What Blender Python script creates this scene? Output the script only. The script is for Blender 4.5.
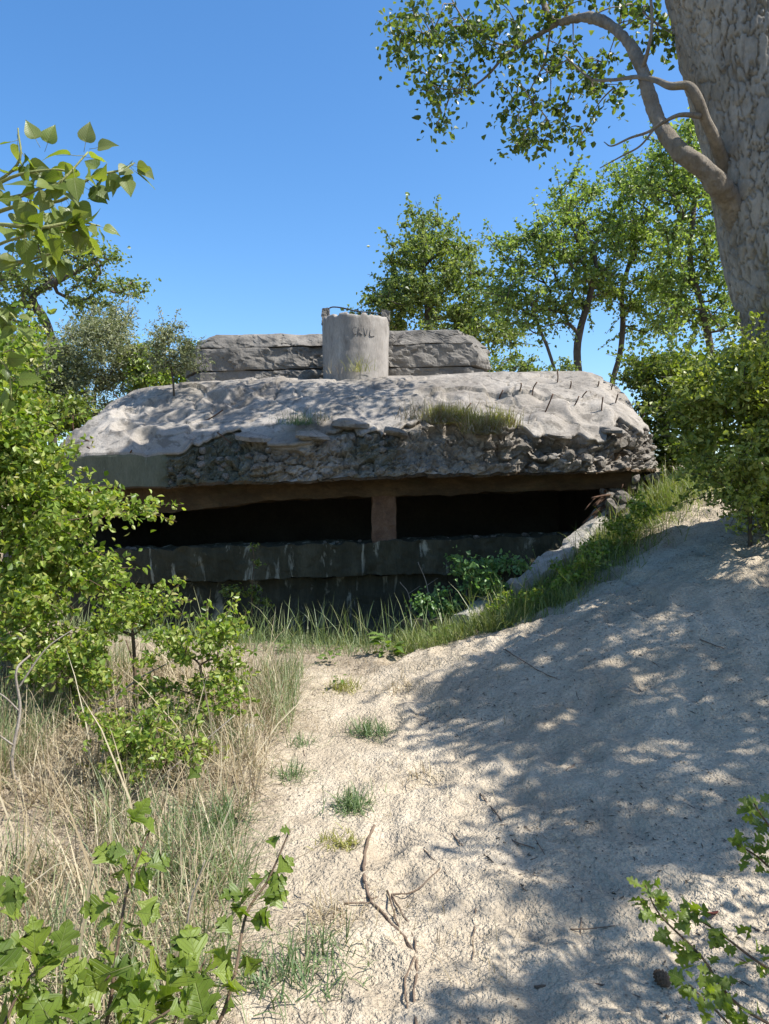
import bpy, math, random
import numpy as np
from mathutils import Matrix, Vector

# ------------------------------------------------------------------ camera, sky, sun, exposure
for o in list(bpy.data.objects):
    bpy.data.objects.remove(o)
sc = bpy.context.scene
col = sc.collection
FPX, EYE, PITCH = 759.0, 1.6, math.atan(12 / 759.0)
cam_d = bpy.data.cameras.new('camera')
cam_d.sensor_fit = 'VERTICAL'
cam_d.sensor_height = 36.0
cam_d.lens = FPX / 1024 * 36.0
cam_d.clip_start = 0.05
cam_d.clip_end = 2000
cam = bpy.data.objects.new('camera', cam_d)
col.objects.link(cam)
cam.location = (0, 0, EYE)
cam.rotation_euler = (math.pi / 2 - PITCH, 0, 0)
sc.camera = cam

SUN_EL, SUN_AZ = math.radians(53), math.radians(14)      # azimuth measured from +X towards the camera side (-Y)
S = np.array([math.cos(SUN_EL) * math.cos(SUN_AZ), -math.cos(SUN_EL) * math.sin(SUN_AZ), math.sin(SUN_EL)])
world = bpy.data.worlds.new('World')
sc.world = world
world.use_nodes = True
wn = world.node_tree
wn.nodes.clear()
sky = wn.nodes.new('ShaderNodeTexSky')
sky.sky_type = 'NISHITA'
sky.sun_disc = False
sky.sun_elevation = SUN_EL
sky.sun_rotation = math.atan2(S[0], S[1])
sky.altitude = 0
sky.air_density = 1.0
sky.dust_density = 1.0
sky.ozone_density = 3.5
bg = wn.nodes.new('ShaderNodeBackground')
bg.inputs['Strength'].default_value = 0.13
wo = wn.nodes.new('ShaderNodeOutputWorld')
hs = wn.nodes.new('ShaderNodeHueSaturation')      # the phone's vivid blue
hs.inputs['Saturation'].default_value = 1.24
wn.links.new(sky.outputs[0], hs.inputs['Color'])
wn.links.new(hs.outputs[0], bg.inputs[0])
wn.links.new(bg.outputs[0], wo.inputs[0])
sun_d = bpy.data.lights.new('sun', 'SUN')
sun_d.energy = 5.0
sun_d.angle = math.radians(0.53)
sun_d.color = (1.0, 0.965, 0.915)
sun = bpy.data.objects.new('sun', sun_d)
col.objects.link(sun)
sun.location = (20, -4, 30)
sun.rotation_euler = Vector((-S[0], -S[1], -S[2])).to_track_quat('-Z', 'Y').to_euler()
sc.view_settings.view_transform = 'Standard'
sc.view_settings.look = 'None'
sc.view_settings.gamma = 1
sc.view_settings.exposure = 0.9
sc.render.engine = 'CYCLES'
sc.cycles.use_denoising = True
sc.cycles.max_bounces = 8
sc.cycles.diffuse_bounces = 4
sc.cycles.transmission_bounces = 5
sc.cycles.transparent_max_bounces = 4

rng = np.random.default_rng(11)
random.seed(5)
A = np.array

# ------------------------------------------------------------------ helpers
cp, sp = math.cos(PITCH), math.sin(PITCH)


def W(px, py, d):
    """point seen at pixel (px, py) of the frame, d metres in front of the viewer along Y"""
    a = (px - 384.5) / FPX
    b = -(py - 512.0) / FPX
    dy, dz = cp + b * sp, -sp + b * cp
    return A([a / dy * d, d, EYE + dz / dy * d])


def hsh(ix, iy, iz, seed):
    h = (ix * 374761393 + iy * 668265263 + iz * 2147483647 + seed * 1274126177) & 0xFFFFFFFF
    h = ((h ^ (h >> 13)) * 1274126177) & 0xFFFFFFFF
    h = ((h ^ (h >> 15)) * 2246822519) & 0xFFFFFFFF
    return ((h ^ (h >> 16)) & 0xFFFFFF) / float(0xFFFFFF)


def vnoise(p, seed=0):
    p = np.asarray(p, float)
    i = np.floor(p).astype(np.int64)
    f = p - i
    u = f * f * f * (f * (f * 6 - 15) + 10)
    r = 0
    for dx in (0, 1):
        wx = u[..., 0] if dx else 1 - u[..., 0]
        for dy in (0, 1):
            wy = u[..., 1] if dy else 1 - u[..., 1]
            for dz in (0, 1):
                wz = u[..., 2] if dz else 1 - u[..., 2]
                r = r + wx * wy * wz * hsh(i[..., 0] + dx, i[..., 1] + dy, i[..., 2] + dz, seed)
    return r * 2 - 1


def fbm(p, octv=4, seed=0, gain=0.5):
    r, a, s = 0, 1.0, 1.0
    p = np.asarray(p, float)
    for k in range(octv):
        r = r + a * vnoise(p * s + 17.3 * k, seed + k)
        a *= gain
        s *= 2.03
    return r


def worley(p, seed=0):
    p = np.asarray(p, float)
    i = np.floor(p).astype(np.int64)
    f1 = np.full(p.shape[:-1], 9.0)
    f2 = f1.copy()
    cid = np.zeros(p.shape[:-1])
    for dx in (-1, 0, 1):
        for dy in (-1, 0, 1):
            for dz in (-1, 0, 1):
                c = i + A([dx, dy, dz])
                q = c + np.stack([hsh(c[..., 0], c[..., 1], c[..., 2], seed + k) for k in (1, 2, 3)], -1)
                d = np.sqrt(((q - p) ** 2).sum(-1))
                m = d < f1
                f2 = np.where(m, f1, np.minimum(f2, d))
                cid = np.where(m, hsh(c[..., 0], c[..., 1], c[..., 2], seed + 9), cid)
                f1 = np.where(m, d, f1)
    return f1, f2, cid


def sstep(a, b, x):
    t = np.clip((x - a) / (b - a), 0, 1)
    return t * t * (3 - 2 * t)


def unit(v):
    return v / np.maximum(np.linalg.norm(v, axis=-1, keepdims=True), 1e-9)


class Geo:
    def __init__(s):
        s.V, s.Q, s.T, s.QM, s.TM, s.n = [], [], [], [], [], 0

    def add(s, V, Q=None, T=None, m=0):
        V = np.asarray(V, float).reshape(-1, 3)
        s.V.append(V)
        if Q is not None and len(Q):
            s.Q.append(np.asarray(Q, np.int64) + s.n)
            s.QM.append(np.full(len(Q), 0) + m)
        if T is not None and len(T):
            s.T.append(np.asarray(T, np.int64) + s.n)
            s.TM.append(np.full(len(T), 0) + m)
        s.n += len(V)

    def tube(s, pts, rad, k=6, m=0, cap=True):
        pts = np.asarray(pts, float)
        n = len(pts)
        rad = np.broadcast_to(np.asarray(rad, float), (n,))
        d = unit(np.gradient(pts, axis=0))
        ref = A([0.31, 0.17, 0.93]) if abs(d[0] @ A([0.31, 0.17, 0.93])) < 0.9 else A([0.9, 0.3, 0.1])
        u = unit(np.cross(d, ref))
        v = np.cross(d, u)
        a = np.arange(k) / k * 2 * np.pi
        ring = pts[:, None] + rad[:, None, None] * (np.cos(a)[None, :, None] * u[:, None] + np.sin(a)[None, :, None] * v[:, None])
        V = ring.reshape(-1, 3)
        i = np.arange(n - 1)[:, None] * k + np.arange(k)[None]
        j = np.arange(n - 1)[:, None] * k + (np.arange(k)[None] + 1) % k
        Q = np.stack([i, j, j + k, i + k], -1).reshape(-1, 4)
        T = None
        if cap:
            V = np.vstack([V, pts[-1:], pts[:1]])
            c = n * k
            b = (n - 1) * k
            T = [(b + q, b + (q + 1) % k, c) for q in range(k)] + [((q + 1) % k, q, c + 1) for q in range(k)]
        s.add(V, Q, T, m)

    def build(s, name, mats, parent=None, base=(0, 0, 0), smooth=True):
        V = np.vstack(s.V) - A(base)
        Q = np.vstack(s.Q) if s.Q else np.zeros((0, 4), np.int64)
        T = np.vstack(s.T) if s.T else np.zeros((0, 3), np.int64)
        me = bpy.data.meshes.new(name)
        me.vertices.add(len(V))
        me.vertices.foreach_set('co', V.astype(np.float32).ravel())
        L = np.concatenate([Q.ravel(), T.ravel()]).astype(np.int32)
        me.loops.add(len(L))
        me.loops.foreach_set('vertex_index', L)
        F = len(Q) + len(T)
        me.polygons.add(F)
        st = np.concatenate([np.arange(len(Q)) * 4, len(Q) * 4 + np.arange(len(T)) * 3]).astype(np.int32)
        me.polygons.foreach_set('loop_start', st)
        if not isinstance(mats, (list, tuple)):
            mats = [mats]
        for m in mats:
            me.materials.append(m)
        mi = np.concatenate(([np.concatenate(s.QM)] if s.QM else []) + ([np.concatenate(s.TM)] if s.TM else [])).astype(np.int32)
        me.polygons.foreach_set('material_index', mi)
        me.polygons.foreach_set('use_smooth', np.full(F, smooth))
        me.update(calc_edges=True)
        return link(name, me, parent)


def link(name, me, parent=None):
    o = bpy.data.objects.new(name, me)
    col.objects.link(o)
    if parent is not None:
        o.parent = parent
    return o


def tag(o, label=None, cat=None, group=None, kind=None):
    if label: o['label'] = label
    if cat: o['category'] = cat
    if group: o['group'] = group
    if kind: o['kind'] = kind
    return o


def thing(name, label, cat, loc, group=None):
    o = bpy.data.objects.new(name, None)
    o.empty_display_size = 0.2
    col.objects.link(o)
    o.location = [float(v) for v in loc]
    return tag(o, label, cat, group)


def grid_faces(nr, nc, wrap=False):
    r = np.arange(nr - 1)[:, None]
    c = np.arange(nc if wrap else nc - 1)[None]
    a = r * nc + c
    b = r * nc + (c + 1) % nc
    return np.stack([a, b, b + nc, a + nc], -1).reshape(-1, 4)


def grid_normals(P, wrap=False):
    du = np.gradient(P, axis=0)
    if wrap:
        dv = np.roll(P, -1, 1) - np.roll(P, 1, 1)
    else:
        dv = np.gradient(P, axis=1)
    return unit(np.cross(dv, du))


def catmull(pts, n):
    pts = np.asarray(pts, float)
    m = len(pts)
    if m < 3:
        t = np.linspace(0, 1, n)[:, None]
        return pts[0] * (1 - t) + pts[-1] * t
    P = np.vstack([2 * pts[0] - pts[1], pts, 2 * pts[-1] - pts[-2]])
    t = np.linspace(0, m - 1 - 1e-6, n)
    i = t.astype(int)
    f = (t - i)[:, None]
    p0, p1, p2, p3 = P[i], P[i + 1], P[i + 2], P[i + 3]
    return 0.5 * ((2 * p1) + (-p0 + p2) * f + (2 * p0 - 5 * p1 + 4 * p2 - p3) * f ** 2 + (-p0 + 3 * p1 - 3 * p2 + p3) * f ** 3)


# ------------------------------------------------------------------ materials
def new_mat(name):
    m = bpy.data.materials.new(name)
    m.use_nodes = True
    nt = m.node_tree
    nt.nodes.clear()
    return m, nt, nt.nodes.new, nt.links.new


def ramp(N, stops, inp, L):
    r = N('ShaderNodeValToRGB')
    e = r.color_ramp.elements
    while len(e) < len(stops):
        e.new(0.5)
    for k, (p, c) in enumerate(stops):
        e[k].position = p
        e[k].color = (*c, 1)
    L(inp, r.inputs[0])
    return r.outputs[0]


def noise(N, L, coord, scale, detail=6, rough=0.6, dist=0.0):
    n = N('ShaderNodeTexNoise')
    n.inputs['Scale'].default_value = scale
    n.inputs['Detail'].default_value = detail
    n.inputs['Roughness'].default_value = rough
    n.inputs['Distortion'].default_value = dist
    L(coord, n.inputs['Vector'])
    return n.outputs[0]


def mixc(N, L, fac, a, b, mode='MIX'):
    m = N('ShaderNodeMix')
    m.data_type = 'RGBA'
    m.blend_type = mode
    for s, v in ((m.inputs[0], fac), (m.inputs[6], a), (m.inputs[7], b)):
        if isinstance(v, (int, float)):
            s.default_value = v
        elif isinstance(v, tuple):
            s.default_value = (*v, 1)
        else:
            L(v, s)
    return m.outputs[2]


def rock_mat(name, cols, patches=(), fine=40.0, coarse=1.6, bump=0.6, bdist=0.01, rough=0.95, stretch=(1, 1, 1), speck=None, stain_shade=None):
    """mottled mineral surface: cols = three shades, patches = (scale, lo, hi, colour, strength)"""
    m, nt, N, L = new_mat(name)
    tc = N('ShaderNodeTexCoord')
    mp = N('ShaderNodeMapping')
    mp.inputs['Scale'].default_value = stretch
    L(tc.outputs['Object'], mp.inputs[0])
    co = mp.outputs[0]
    c = ramp(N, [(0.25, cols[0]), (0.5, cols[1]), (0.75, cols[2])], noise(N, L, co, coarse, 9, 0.68), L)
    for sc_, lo, hi, pc, st in patches:
        f = ramp(N, [(lo, (0, 0, 0)), (hi, (st, st, st))], noise(N, L, co, sc_, 7, 0.62, 0.5), L)
        c = mixc(N, L, f, c, pc)
    if stain_shade:
        at = N('ShaderNodeAttribute')
        at.attribute_name = 'algae_shade'
        ad = N('ShaderNodeMath')
        ad.operation = 'MULTIPLY_ADD'
        L(noise(N, L, co, 6, 8, 0.7), ad.inputs[0])
        ad.inputs[1].default_value = 1.2
        sb_ = N('ShaderNodeMath')
        sb_.operation = 'SUBTRACT'
        L(at.outputs['Fac'], sb_.inputs[0])
        sb_.inputs[1].default_value = 0.62
        L(sb_.outputs[0], ad.inputs[2])
        c = mixc(N, L, ramp(N, [(0.2, (0, 0, 0)), (0.65, (0.88,) * 3)], ad.outputs[0], L), c, stain_shade)
    fn = noise(N, L, co, fine, 5, 0.7)
    g = ramp(N, [(0.2, (0.62,) * 3), (0.8, (1.35,) * 3)], fn, L)
    c = mixc(N, L, 0.75, c, g, 'MULTIPLY')
    if speck:
        v = N('ShaderNodeTexVoronoi')
        v.inputs['Scale'].default_value = speck[0]
        L(co, v.inputs['Vector'])
        f = ramp(N, [(0.0, (speck[2],) * 3), (speck[1], (0, 0, 0))], v.outputs['Distance'], L)
        c = mixc(N, L, f, c, speck[3])
    b = N('ShaderNodeBsdfPrincipled')
    L(c, b.inputs['Base Color'])
    b.inputs['Roughness'].default_value = rough
    b.inputs['Specular IOR Level'].default_value = 0.25
    bp = N('ShaderNodeBump')
    bp.inputs['Strength'].default_value = bump
    bp.inputs['Distance'].default_value = bdist
    L(noise(N, L, co, fine * 0.8, 8, 0.72), bp.inputs['Height'])
    L(bp.outputs[0], b.inputs['Normal'])
    o = N('ShaderNodeOutputMaterial')
    L(b.outputs[0], o.inputs[0])
    return m


def leaf_mat(name, cols, trans, tmix=0.35, rough=0.42, per_object=False, spec=0.4):
    m, nt, N, L = new_mat(name)
    if per_object:
        rnd = N('ShaderNodeObjectInfo').outputs['Random']
    else:
        rnd = N('ShaderNodeNewGeometry').outputs['Random Per Island']
    n = len(cols)
    c = ramp(N, [(k / (n - 1) if n > 1 else 0, q) for k, q in enumerate(cols)], rnd, L)
    if per_object:
        tc = N('ShaderNodeTexCoord')
        f = noise(N, L, tc.outputs['Object'], 60, 4, 0.6)
        c = mixc(N, L, 0.5, c, ramp(N, [(0.3, (0.7,) * 3), (0.7, (1.25,) * 3)], f, L), 'MULTIPLY')
        sx = N('ShaderNodeSeparateXYZ')
        L(tc.outputs['Object'], sx.inputs[0])
        ay = N('ShaderNodeMath'); ay.operation = 'ABSOLUTE'; L(sx.outputs[1], ay.inputs[0])
        dv = N('ShaderNodeMath'); dv.operation = 'MULTIPLY_ADD'; L(ay.outputs[0], dv.inputs[0]); dv.inputs[1].default_value = -0.9; L(sx.outputs[0], dv.inputs[2])
        sn = N('ShaderNodeMath'); sn.operation = 'PINGPONG'; L(dv.outputs[0], sn.inputs[0]); sn.inputs[1].default_value = 0.065
        v1 = ramp(N, [(0.0, (0.6,) * 3), (0.012, (0, 0, 0))], sn.outputs[0], L)
        v2 = ramp(N, [(0.004, (0.9,) * 3), (0.016, (0, 0, 0))], ay.outputs[0], L)
        vv = mixc(N, L, 1.0, v1, v2, 'LIGHTEN')
        c = mixc(N, L, vv, c, mixc(N, L, 0.45, c, (0.34, 0.38, 0.16)))
        bpn = N('ShaderNodeBump'); bpn.inputs['Strength'].default_value = 0.5; bpn.inputs['Distance'].default_value = 0.02; bpn.invert = True
        L(vv, bpn.inputs['Height'])
        veins = bpn.outputs[0]
    else:
        veins = None
    b = N('ShaderNodeBsdfPrincipled')
    L(c, b.inputs['Base Color'])
    b.inputs['Roughness'].default_value = rough
    b.inputs['Specular IOR Level'].default_value = spec
    if veins is not None:
        L(veins, b.inputs['Normal'])
    t = N('ShaderNodeBsdfTranslucent')
    L(mixc(N, L, 1.0, c, trans, 'MULTIPLY'), t.inputs[0])
    mx = N('ShaderNodeMixShader')
    mx.inputs[0].default_value = tmix
    L(b.outputs[0], mx.inputs[1])
    L(t.outputs[0], mx.inputs[2])
    o = N('ShaderNodeOutputMaterial')
    L(mx.outputs[0], o.inputs[0])
    return m


M = {}
M['roof'] = rock_mat('weathered_roof_concrete', [(0.165, 0.148, 0.122), (0.285, 0.255, 0.215), (0.385, 0.35, 0.30)],
                     [(1.1, 0.50, 0.64, (0.15, 0.132, 0.11), 0.75), (5.0, 0.55, 0.64, (0.11, 0.096, 0.078), 0.7), (2.2, 0.63, 0.72, (0.45, 0.42, 0.37), 0.7), (9.0, 0.58, 0.66, (0.085, 0.08, 0.066), 0.65)],
                     fine=55, coarse=1.3, bump=0.9, bdist=0.016, speck=(38, 0.12, 0.5, (0.12, 0.10, 0.09)))
M['algae_shade'] = rock_mat('algae_stained_concrete', [(0.065, 0.07, 0.045), (0.11, 0.115, 0.08), (0.17, 0.17, 0.125)],
                      [(3.0, 0.62, 0.68, (0.36, 0.37, 0.34), 0.7)], fine=45, coarse=2.2, bump=0.4, stretch=(2.2, 2.2, 0.6))
M['rubble'] = rock_mat('crumbling_concrete', [(0.12, 0.10, 0.078), (0.25, 0.22, 0.18), (0.44, 0.40, 0.345)],
                       [(1.0, 0.56, 0.68, (0.12, 0.115, 0.085), 0.5), (4.5, 0.57, 0.66, (0.05, 0.044, 0.034), 0.8), (2.7, 0.66, 0.74, (0.26, 0.14, 0.06), 0.5)],
                       fine=30, coarse=3.5, bump=1.0, bdist=0.025, speck=(26, 0.2, 0.6, (0.5, 0.47, 0.42)), stain_shade=(0.075, 0.08, 0.055))
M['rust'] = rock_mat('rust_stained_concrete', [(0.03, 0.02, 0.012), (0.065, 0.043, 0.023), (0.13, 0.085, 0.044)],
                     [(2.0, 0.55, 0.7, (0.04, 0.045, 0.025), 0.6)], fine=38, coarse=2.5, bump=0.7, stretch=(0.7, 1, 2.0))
M['pillar'] = rock_mat('rusty_brick_pillar', [(0.08, 0.045, 0.03), (0.14, 0.085, 0.055), (0.2, 0.13, 0.085)], [], fine=60, coarse=6, bump=0.8)
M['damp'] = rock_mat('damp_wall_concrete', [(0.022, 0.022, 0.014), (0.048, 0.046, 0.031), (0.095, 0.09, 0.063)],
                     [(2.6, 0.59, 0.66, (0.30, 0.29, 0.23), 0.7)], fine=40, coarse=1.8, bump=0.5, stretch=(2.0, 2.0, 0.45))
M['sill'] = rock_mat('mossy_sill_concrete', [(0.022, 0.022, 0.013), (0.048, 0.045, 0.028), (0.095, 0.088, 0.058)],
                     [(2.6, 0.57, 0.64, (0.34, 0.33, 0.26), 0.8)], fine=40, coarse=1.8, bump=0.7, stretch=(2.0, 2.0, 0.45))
M['tier'] = rock_mat('lichen_grey_concrete', [(0.095, 0.088, 0.076), (0.175, 0.16, 0.138), (0.27, 0.245, 0.21)],
                     [(3.2, 0.56, 0.68, (0.10, 0.09, 0.08), 0.6), (2.0, 0.62, 0.70, (0.42, 0.39, 0.34), 0.6)], fine=40, coarse=2.4, bump=0.8, bdist=0.015)
M['shield'] = rock_mat('smooth_cast_concrete', [(0.20, 0.18, 0.155), (0.265, 0.24, 0.21), (0.34, 0.315, 0.28)],
                       [(5.0, 0.54, 0.68, (0.12, 0.105, 0.088), 0.6), (2.4, 0.60, 0.70, (0.42, 0.39, 0.34), 0.6)], fine=50, coarse=3.0, bump=0.6, stretch=(1.6, 1.6, 0.45))
M['stonewall'] = rock_mat('pale_crumbled_concrete', [(0.22, 0.20, 0.16), (0.38, 0.35, 0.30), (0.5, 0.47, 0.41)],
                          [(3.0, 0.54, 0.66, (0.16, 0.15, 0.09), 0.7)], fine=40, coarse=3.0, bump=0.9, bdist=0.02)
M['inside'] = rock_mat('dark_interior_concrete', [(0.05, 0.048, 0.042), (0.075, 0.07, 0.06), (0.1, 0.095, 0.08)], [], fine=20)  # dark grey concrete for all faces of the inner room
M['iron'] = rock_mat('rusty_iron', [(0.05, 0.03, 0.02), (0.09, 0.05, 0.03), (0.15, 0.085, 0.05)], [], fine=90, coarse=20, rough=0.85)
M['wire'] = rock_mat('dark_wire', [(0.03, 0.035, 0.04), (0.05, 0.05, 0.055), (0.08, 0.075, 0.07)], [], fine=90, coarse=20, rough=0.7)
M['scratch'] = rock_mat('dark_scratch', [(0.12, 0.112, 0.105), (0.14, 0.13, 0.122), (0.16, 0.148, 0.14)], [], fine=90, coarse=20)
M['stone'] = rock_mat('pale_stone', [(0.42, 0.40, 0.36), (0.55, 0.53, 0.48), (0.66, 0.64, 0.6)], [], fine=40, coarse=8)
M['bark'] = rock_mat('grey_poplar_bark', [(0.13, 0.118, 0.096), (0.25, 0.232, 0.195), (0.38, 0.355, 0.305)],
                     [(2.4, 0.60, 0.70, (0.20, 0.17, 0.05), 0.7), (6.0, 0.58, 0.68, (0.10, 0.075, 0.05), 0.5)], fine=34, coarse=4, bump=0.9, bdist=0.012, stretch=(1, 1, 0.5))
M['limb'] = rock_mat('young_poplar_bark', [(0.12, 0.10, 0.074), (0.21, 0.18, 0.138), (0.30, 0.265, 0.21)],
                     [(3.0, 0.60, 0.72, (0.25, 0.20, 0.07), 0.5)], fine=20, coarse=7, bump=1.0, bdist=0.035, stretch=(1, 1, 0.6), speck=(14, 0.16, 0.6, (0.06, 0.045, 0.03)))
M['far_bark'] = rock_mat('dark_tree_bark', [(0.055, 0.045, 0.035), (0.09, 0.075, 0.058), (0.14, 0.12, 0.095)], [], fine=20, coarse=4)
M['twig'] = rock_mat('brown_twig_bark', [(0.07, 0.045, 0.03), (0.12, 0.08, 0.05), (0.18, 0.13, 0.085)], [], fine=80, coarse=14)
M['green_twig'] = rock_mat('green_twig_bark', [(0.16, 0.17, 0.05), (0.23, 0.24, 0.08), (0.3, 0.3, 0.12)], [], fine=80, coarse=14, rough=0.6)
M['dead'] = rock_mat('bleached_dead_wood', [(0.17, 0.14, 0.11), (0.27, 0.23, 0.185), (0.36, 0.315, 0.26)], [], fine=70, coarse=9)
M['root'] = rock_mat('brown_root_bark', [(0.09, 0.06, 0.04), (0.155, 0.11, 0.075), (0.22, 0.165, 0.12)], [], fine=70, coarse=9)

M['poplar'] = leaf_mat('poplar_leaf', [(0.035, 0.06, 0.014), (0.065, 0.10, 0.022), (0.105, 0.145, 0.032), (0.165, 0.19, 0.045)], (1.6, 1.7, 0.6), 0.4, 0.38)
M['far'] = leaf_mat('far_tree_leaf', [(0.085, 0.135, 0.032), (0.145, 0.205, 0.055), (0.215, 0.28, 0.08), (0.30, 0.345, 0.125)], (1.5, 1.6, 0.6), 0.45, 0.45)
M['fardark'] = leaf_mat('dark_tree_leaf', [(0.075, 0.11, 0.03), (0.13, 0.175, 0.045), (0.19, 0.235, 0.065), (0.27, 0.30, 0.11)], (1.4, 1.5, 0.6), 0.42, 0.45)
M['bush'] = leaf_mat('bright_bush_leaf', [(0.085, 0.14, 0.018), (0.145, 0.215, 0.03), (0.215, 0.29, 0.05), (0.32, 0.37, 0.095), (0.26, 0.24, 0.07)], (1.5, 1.6, 0.45), 0.42, 0.42)
M['bushdark'] = leaf_mat('deep_green_bush_leaf', [(0.06, 0.095, 0.018), (0.10, 0.14, 0.028), (0.155, 0.195, 0.042), (0.24, 0.26, 0.075)], (1.5, 1.6, 0.5), 0.36, 0.42)
M['bush2'] = leaf_mat('yellow_green_bush_leaf', [(0.10, 0.135, 0.02), (0.17, 0.21, 0.035), (0.25, 0.285, 0.06), (0.37, 0.38, 0.13)], (1.5, 1.6, 0.5), 0.36, 0.42)
M['willow'] = leaf_mat('grey_willow_leaf', [(0.12, 0.14, 0.06), (0.18, 0.20, 0.09), (0.25, 0.26, 0.14), (0.36, 0.36, 0.24)], (1.3, 1.35, 0.7), 0.3, 0.5)
M['elder'] = leaf_mat('blue_green_elder_leaf', [(0.075, 0.15, 0.045), (0.12, 0.21, 0.07), (0.18, 0.28, 0.10)], (1.4, 1.6, 0.6), 0.35, 0.4)
M['sprig'] = leaf_mat('fresh_sprig_leaf', [(0.075, 0.12, 0.014), (0.125, 0.18, 0.02), (0.185, 0.24, 0.03), (0.10, 0.15, 0.03)], (1.6, 1.7, 0.4), 0.42, 0.45, True, 0.4)
M['popnear'] = leaf_mat('near_poplar_leaf', [(0.075, 0.11, 0.02), (0.12, 0.165, 0.03), (0.175, 0.22, 0.05), (0.15, 0.17, 0.06)], (1.7, 1.7, 0.5), 0.45, 0.42, True, 0.45)
M['weed'] = leaf_mat('weed_leaf', [(0.08, 0.145, 0.022), (0.125, 0.20, 0.035), (0.18, 0.26, 0.055)], (1.5, 1.6, 0.5), 0.35, 0.45, True)
M['redleaf'] = leaf_mat('dry_red_leaf', [(0.12, 0.02, 0.015), (0.15, 0.03, 0.02)], (1.2, 0.6, 0.5), 0.2, 0.6, True)
M['straw'] = leaf_mat('dry_straw', [(0.24, 0.18, 0.10), (0.36, 0.29, 0.17), (0.48, 0.42, 0.28), (0.20, 0.145, 0.085)], (1.2, 1.1, 0.8), 0.2, 0.6)
M['litter'] = leaf_mat('dark_leaf_crumbs', [(0.05, 0.038, 0.026), (0.10, 0.075, 0.05), (0.18, 0.14, 0.095)], (1.0, 0.9, 0.7), 0.05, 0.8)
M['grass'] = leaf_mat('green_grass', [(0.09, 0.13, 0.03), (0.14, 0.185, 0.045), (0.21, 0.245, 0.07), (0.32, 0.30, 0.14)], (1.5, 1.6, 0.5), 0.3, 0.5)
M['marram'] = leaf_mat('grey_green_marram', [(0.09, 0.13, 0.05), (0.14, 0.19, 0.075), (0.21, 0.26, 0.11), (0.32, 0.32, 0.17)], (1.3, 1.4, 0.6), 0.3, 0.45)
M['tuft'] = leaf_mat('blue_green_tuft', [(0.08, 0.13, 0.05), (0.125, 0.185, 0.07), (0.19, 0.24, 0.10)], (1.3, 1.4, 0.6), 0.3, 0.5)
M['ytuft'] = leaf_mat('yellow_green_tuft', [(0.18, 0.19, 0.035), (0.27, 0.265, 0.06), (0.36, 0.31, 0.12)], (1.3, 1.4, 0.5), 0.3, 0.5)


def sand_mat():
    m, nt, N, L = new_mat('dune_sand')
    tc = N('ShaderNodeTexCoord')
    co = tc.outputs['Object']
    at = N('ShaderNodeAttribute')
    at.attribute_name = 'litter'
    c = ramp(N, [(0.3, (0.335, 0.275, 0.195)), (0.5, (0.435, 0.362, 0.26)), (0.7, (0.53, 0.45, 0.335))], noise(N, L, co, 1.7, 9, 0.66), L)
    # grains
    g = ramp(N, [(0.25, (0.7,) * 3), (0.75, (1.22,) * 3)], noise(N, L, co, 170, 3, 0.75), L)
    c = mixc(N, L, 0.85, c, g, 'MULTIPLY')
    g = ramp(N, [(0.34, (0.7,) * 3), (0.5, (1.03,) * 3)], noise(N, L, co, 48, 3, 0.6), L)
    c = mixc(N, L, 0.7, c, g, 'MULTIPLY')
    # crumbs of bark, bits of leaf
    v = N('ShaderNodeTexVoronoi')
    v.inputs['Scale'].default_value = 30
    v.inputs['Randomness'].default_value = 1
    L(co, v.inputs['Vector'])
    gate = ramp(N, [(0.40, (0, 0, 0)), (0.56, (1, 1, 1))], noise(N, L, co, 3.1, 5, 0.6), L)
    f = ramp(N, [(0.08, (0.75,) * 3), (0.2, (0, 0, 0))], v.outputs['Distance'], L)
    c = mixc(N, L, mixc(N, L, 1.0, f, gate, 'MULTIPLY'), c, (0.16, 0.12, 0.085))
    # brown plant litter
    ln = ramp(N, [(0.3, (0.13, 0.10, 0.065)), (0.5, (0.25, 0.20, 0.14)), (0.72, (0.40, 0.34, 0.25))], noise(N, L, co, 24, 6, 0.75), L)
    ad = N('ShaderNodeMath')
    ad.operation = 'ADD'
    L(at.outputs['Fac'], ad.inputs[0])
    ms = N('ShaderNodeMath')
    ms.operation = 'MULTIPLY_ADD'
    L(noise(N, L, co, 9, 6, 0.7), ms.inputs[0])
    ms.inputs[1].default_value = 1.3
    ms.inputs[2].default_value = -0.65
    L(ms.outputs[0], ad.inputs[1])
    lf = ramp(N, [(0.35, (0, 0, 0)), (0.75, (0.9, 0.9, 0.9))], ad.outputs[0], L)
    c = mixc(N, L, lf, c, ln)
    b = N('ShaderNodeBsdfPrincipled')
    L(c, b.inputs['Base Color'])
    b.inputs['Roughness'].default_value = 1.0
    b.inputs['Specular IOR Level'].default_value = 0.15
    b1 = N('ShaderNodeBump')
    b1.inputs['Strength'].default_value = 1.0
    b1.inputs['Distance'].default_value = 0.028
    L(noise(N, L, co, 52, 2.5, 0.6), b1.inputs['Height'])
    b2 = N('ShaderNodeBump')
    b2.inputs['Strength'].default_value = 0.5
    b2.inputs['Distance'].default_value = 0.03
    L(noise(N, L, co, 9, 6, 0.6), b2.inputs['Height'])
    L(b2.outputs[0], b1.inputs['Normal'])
    L(b1.outputs[0], b.inputs['Normal'])
    o = N('ShaderNodeOutputMaterial')
    L(b.outputs[0], o.inputs[0])
    return m


M['sand'] = sand_mat()

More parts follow.
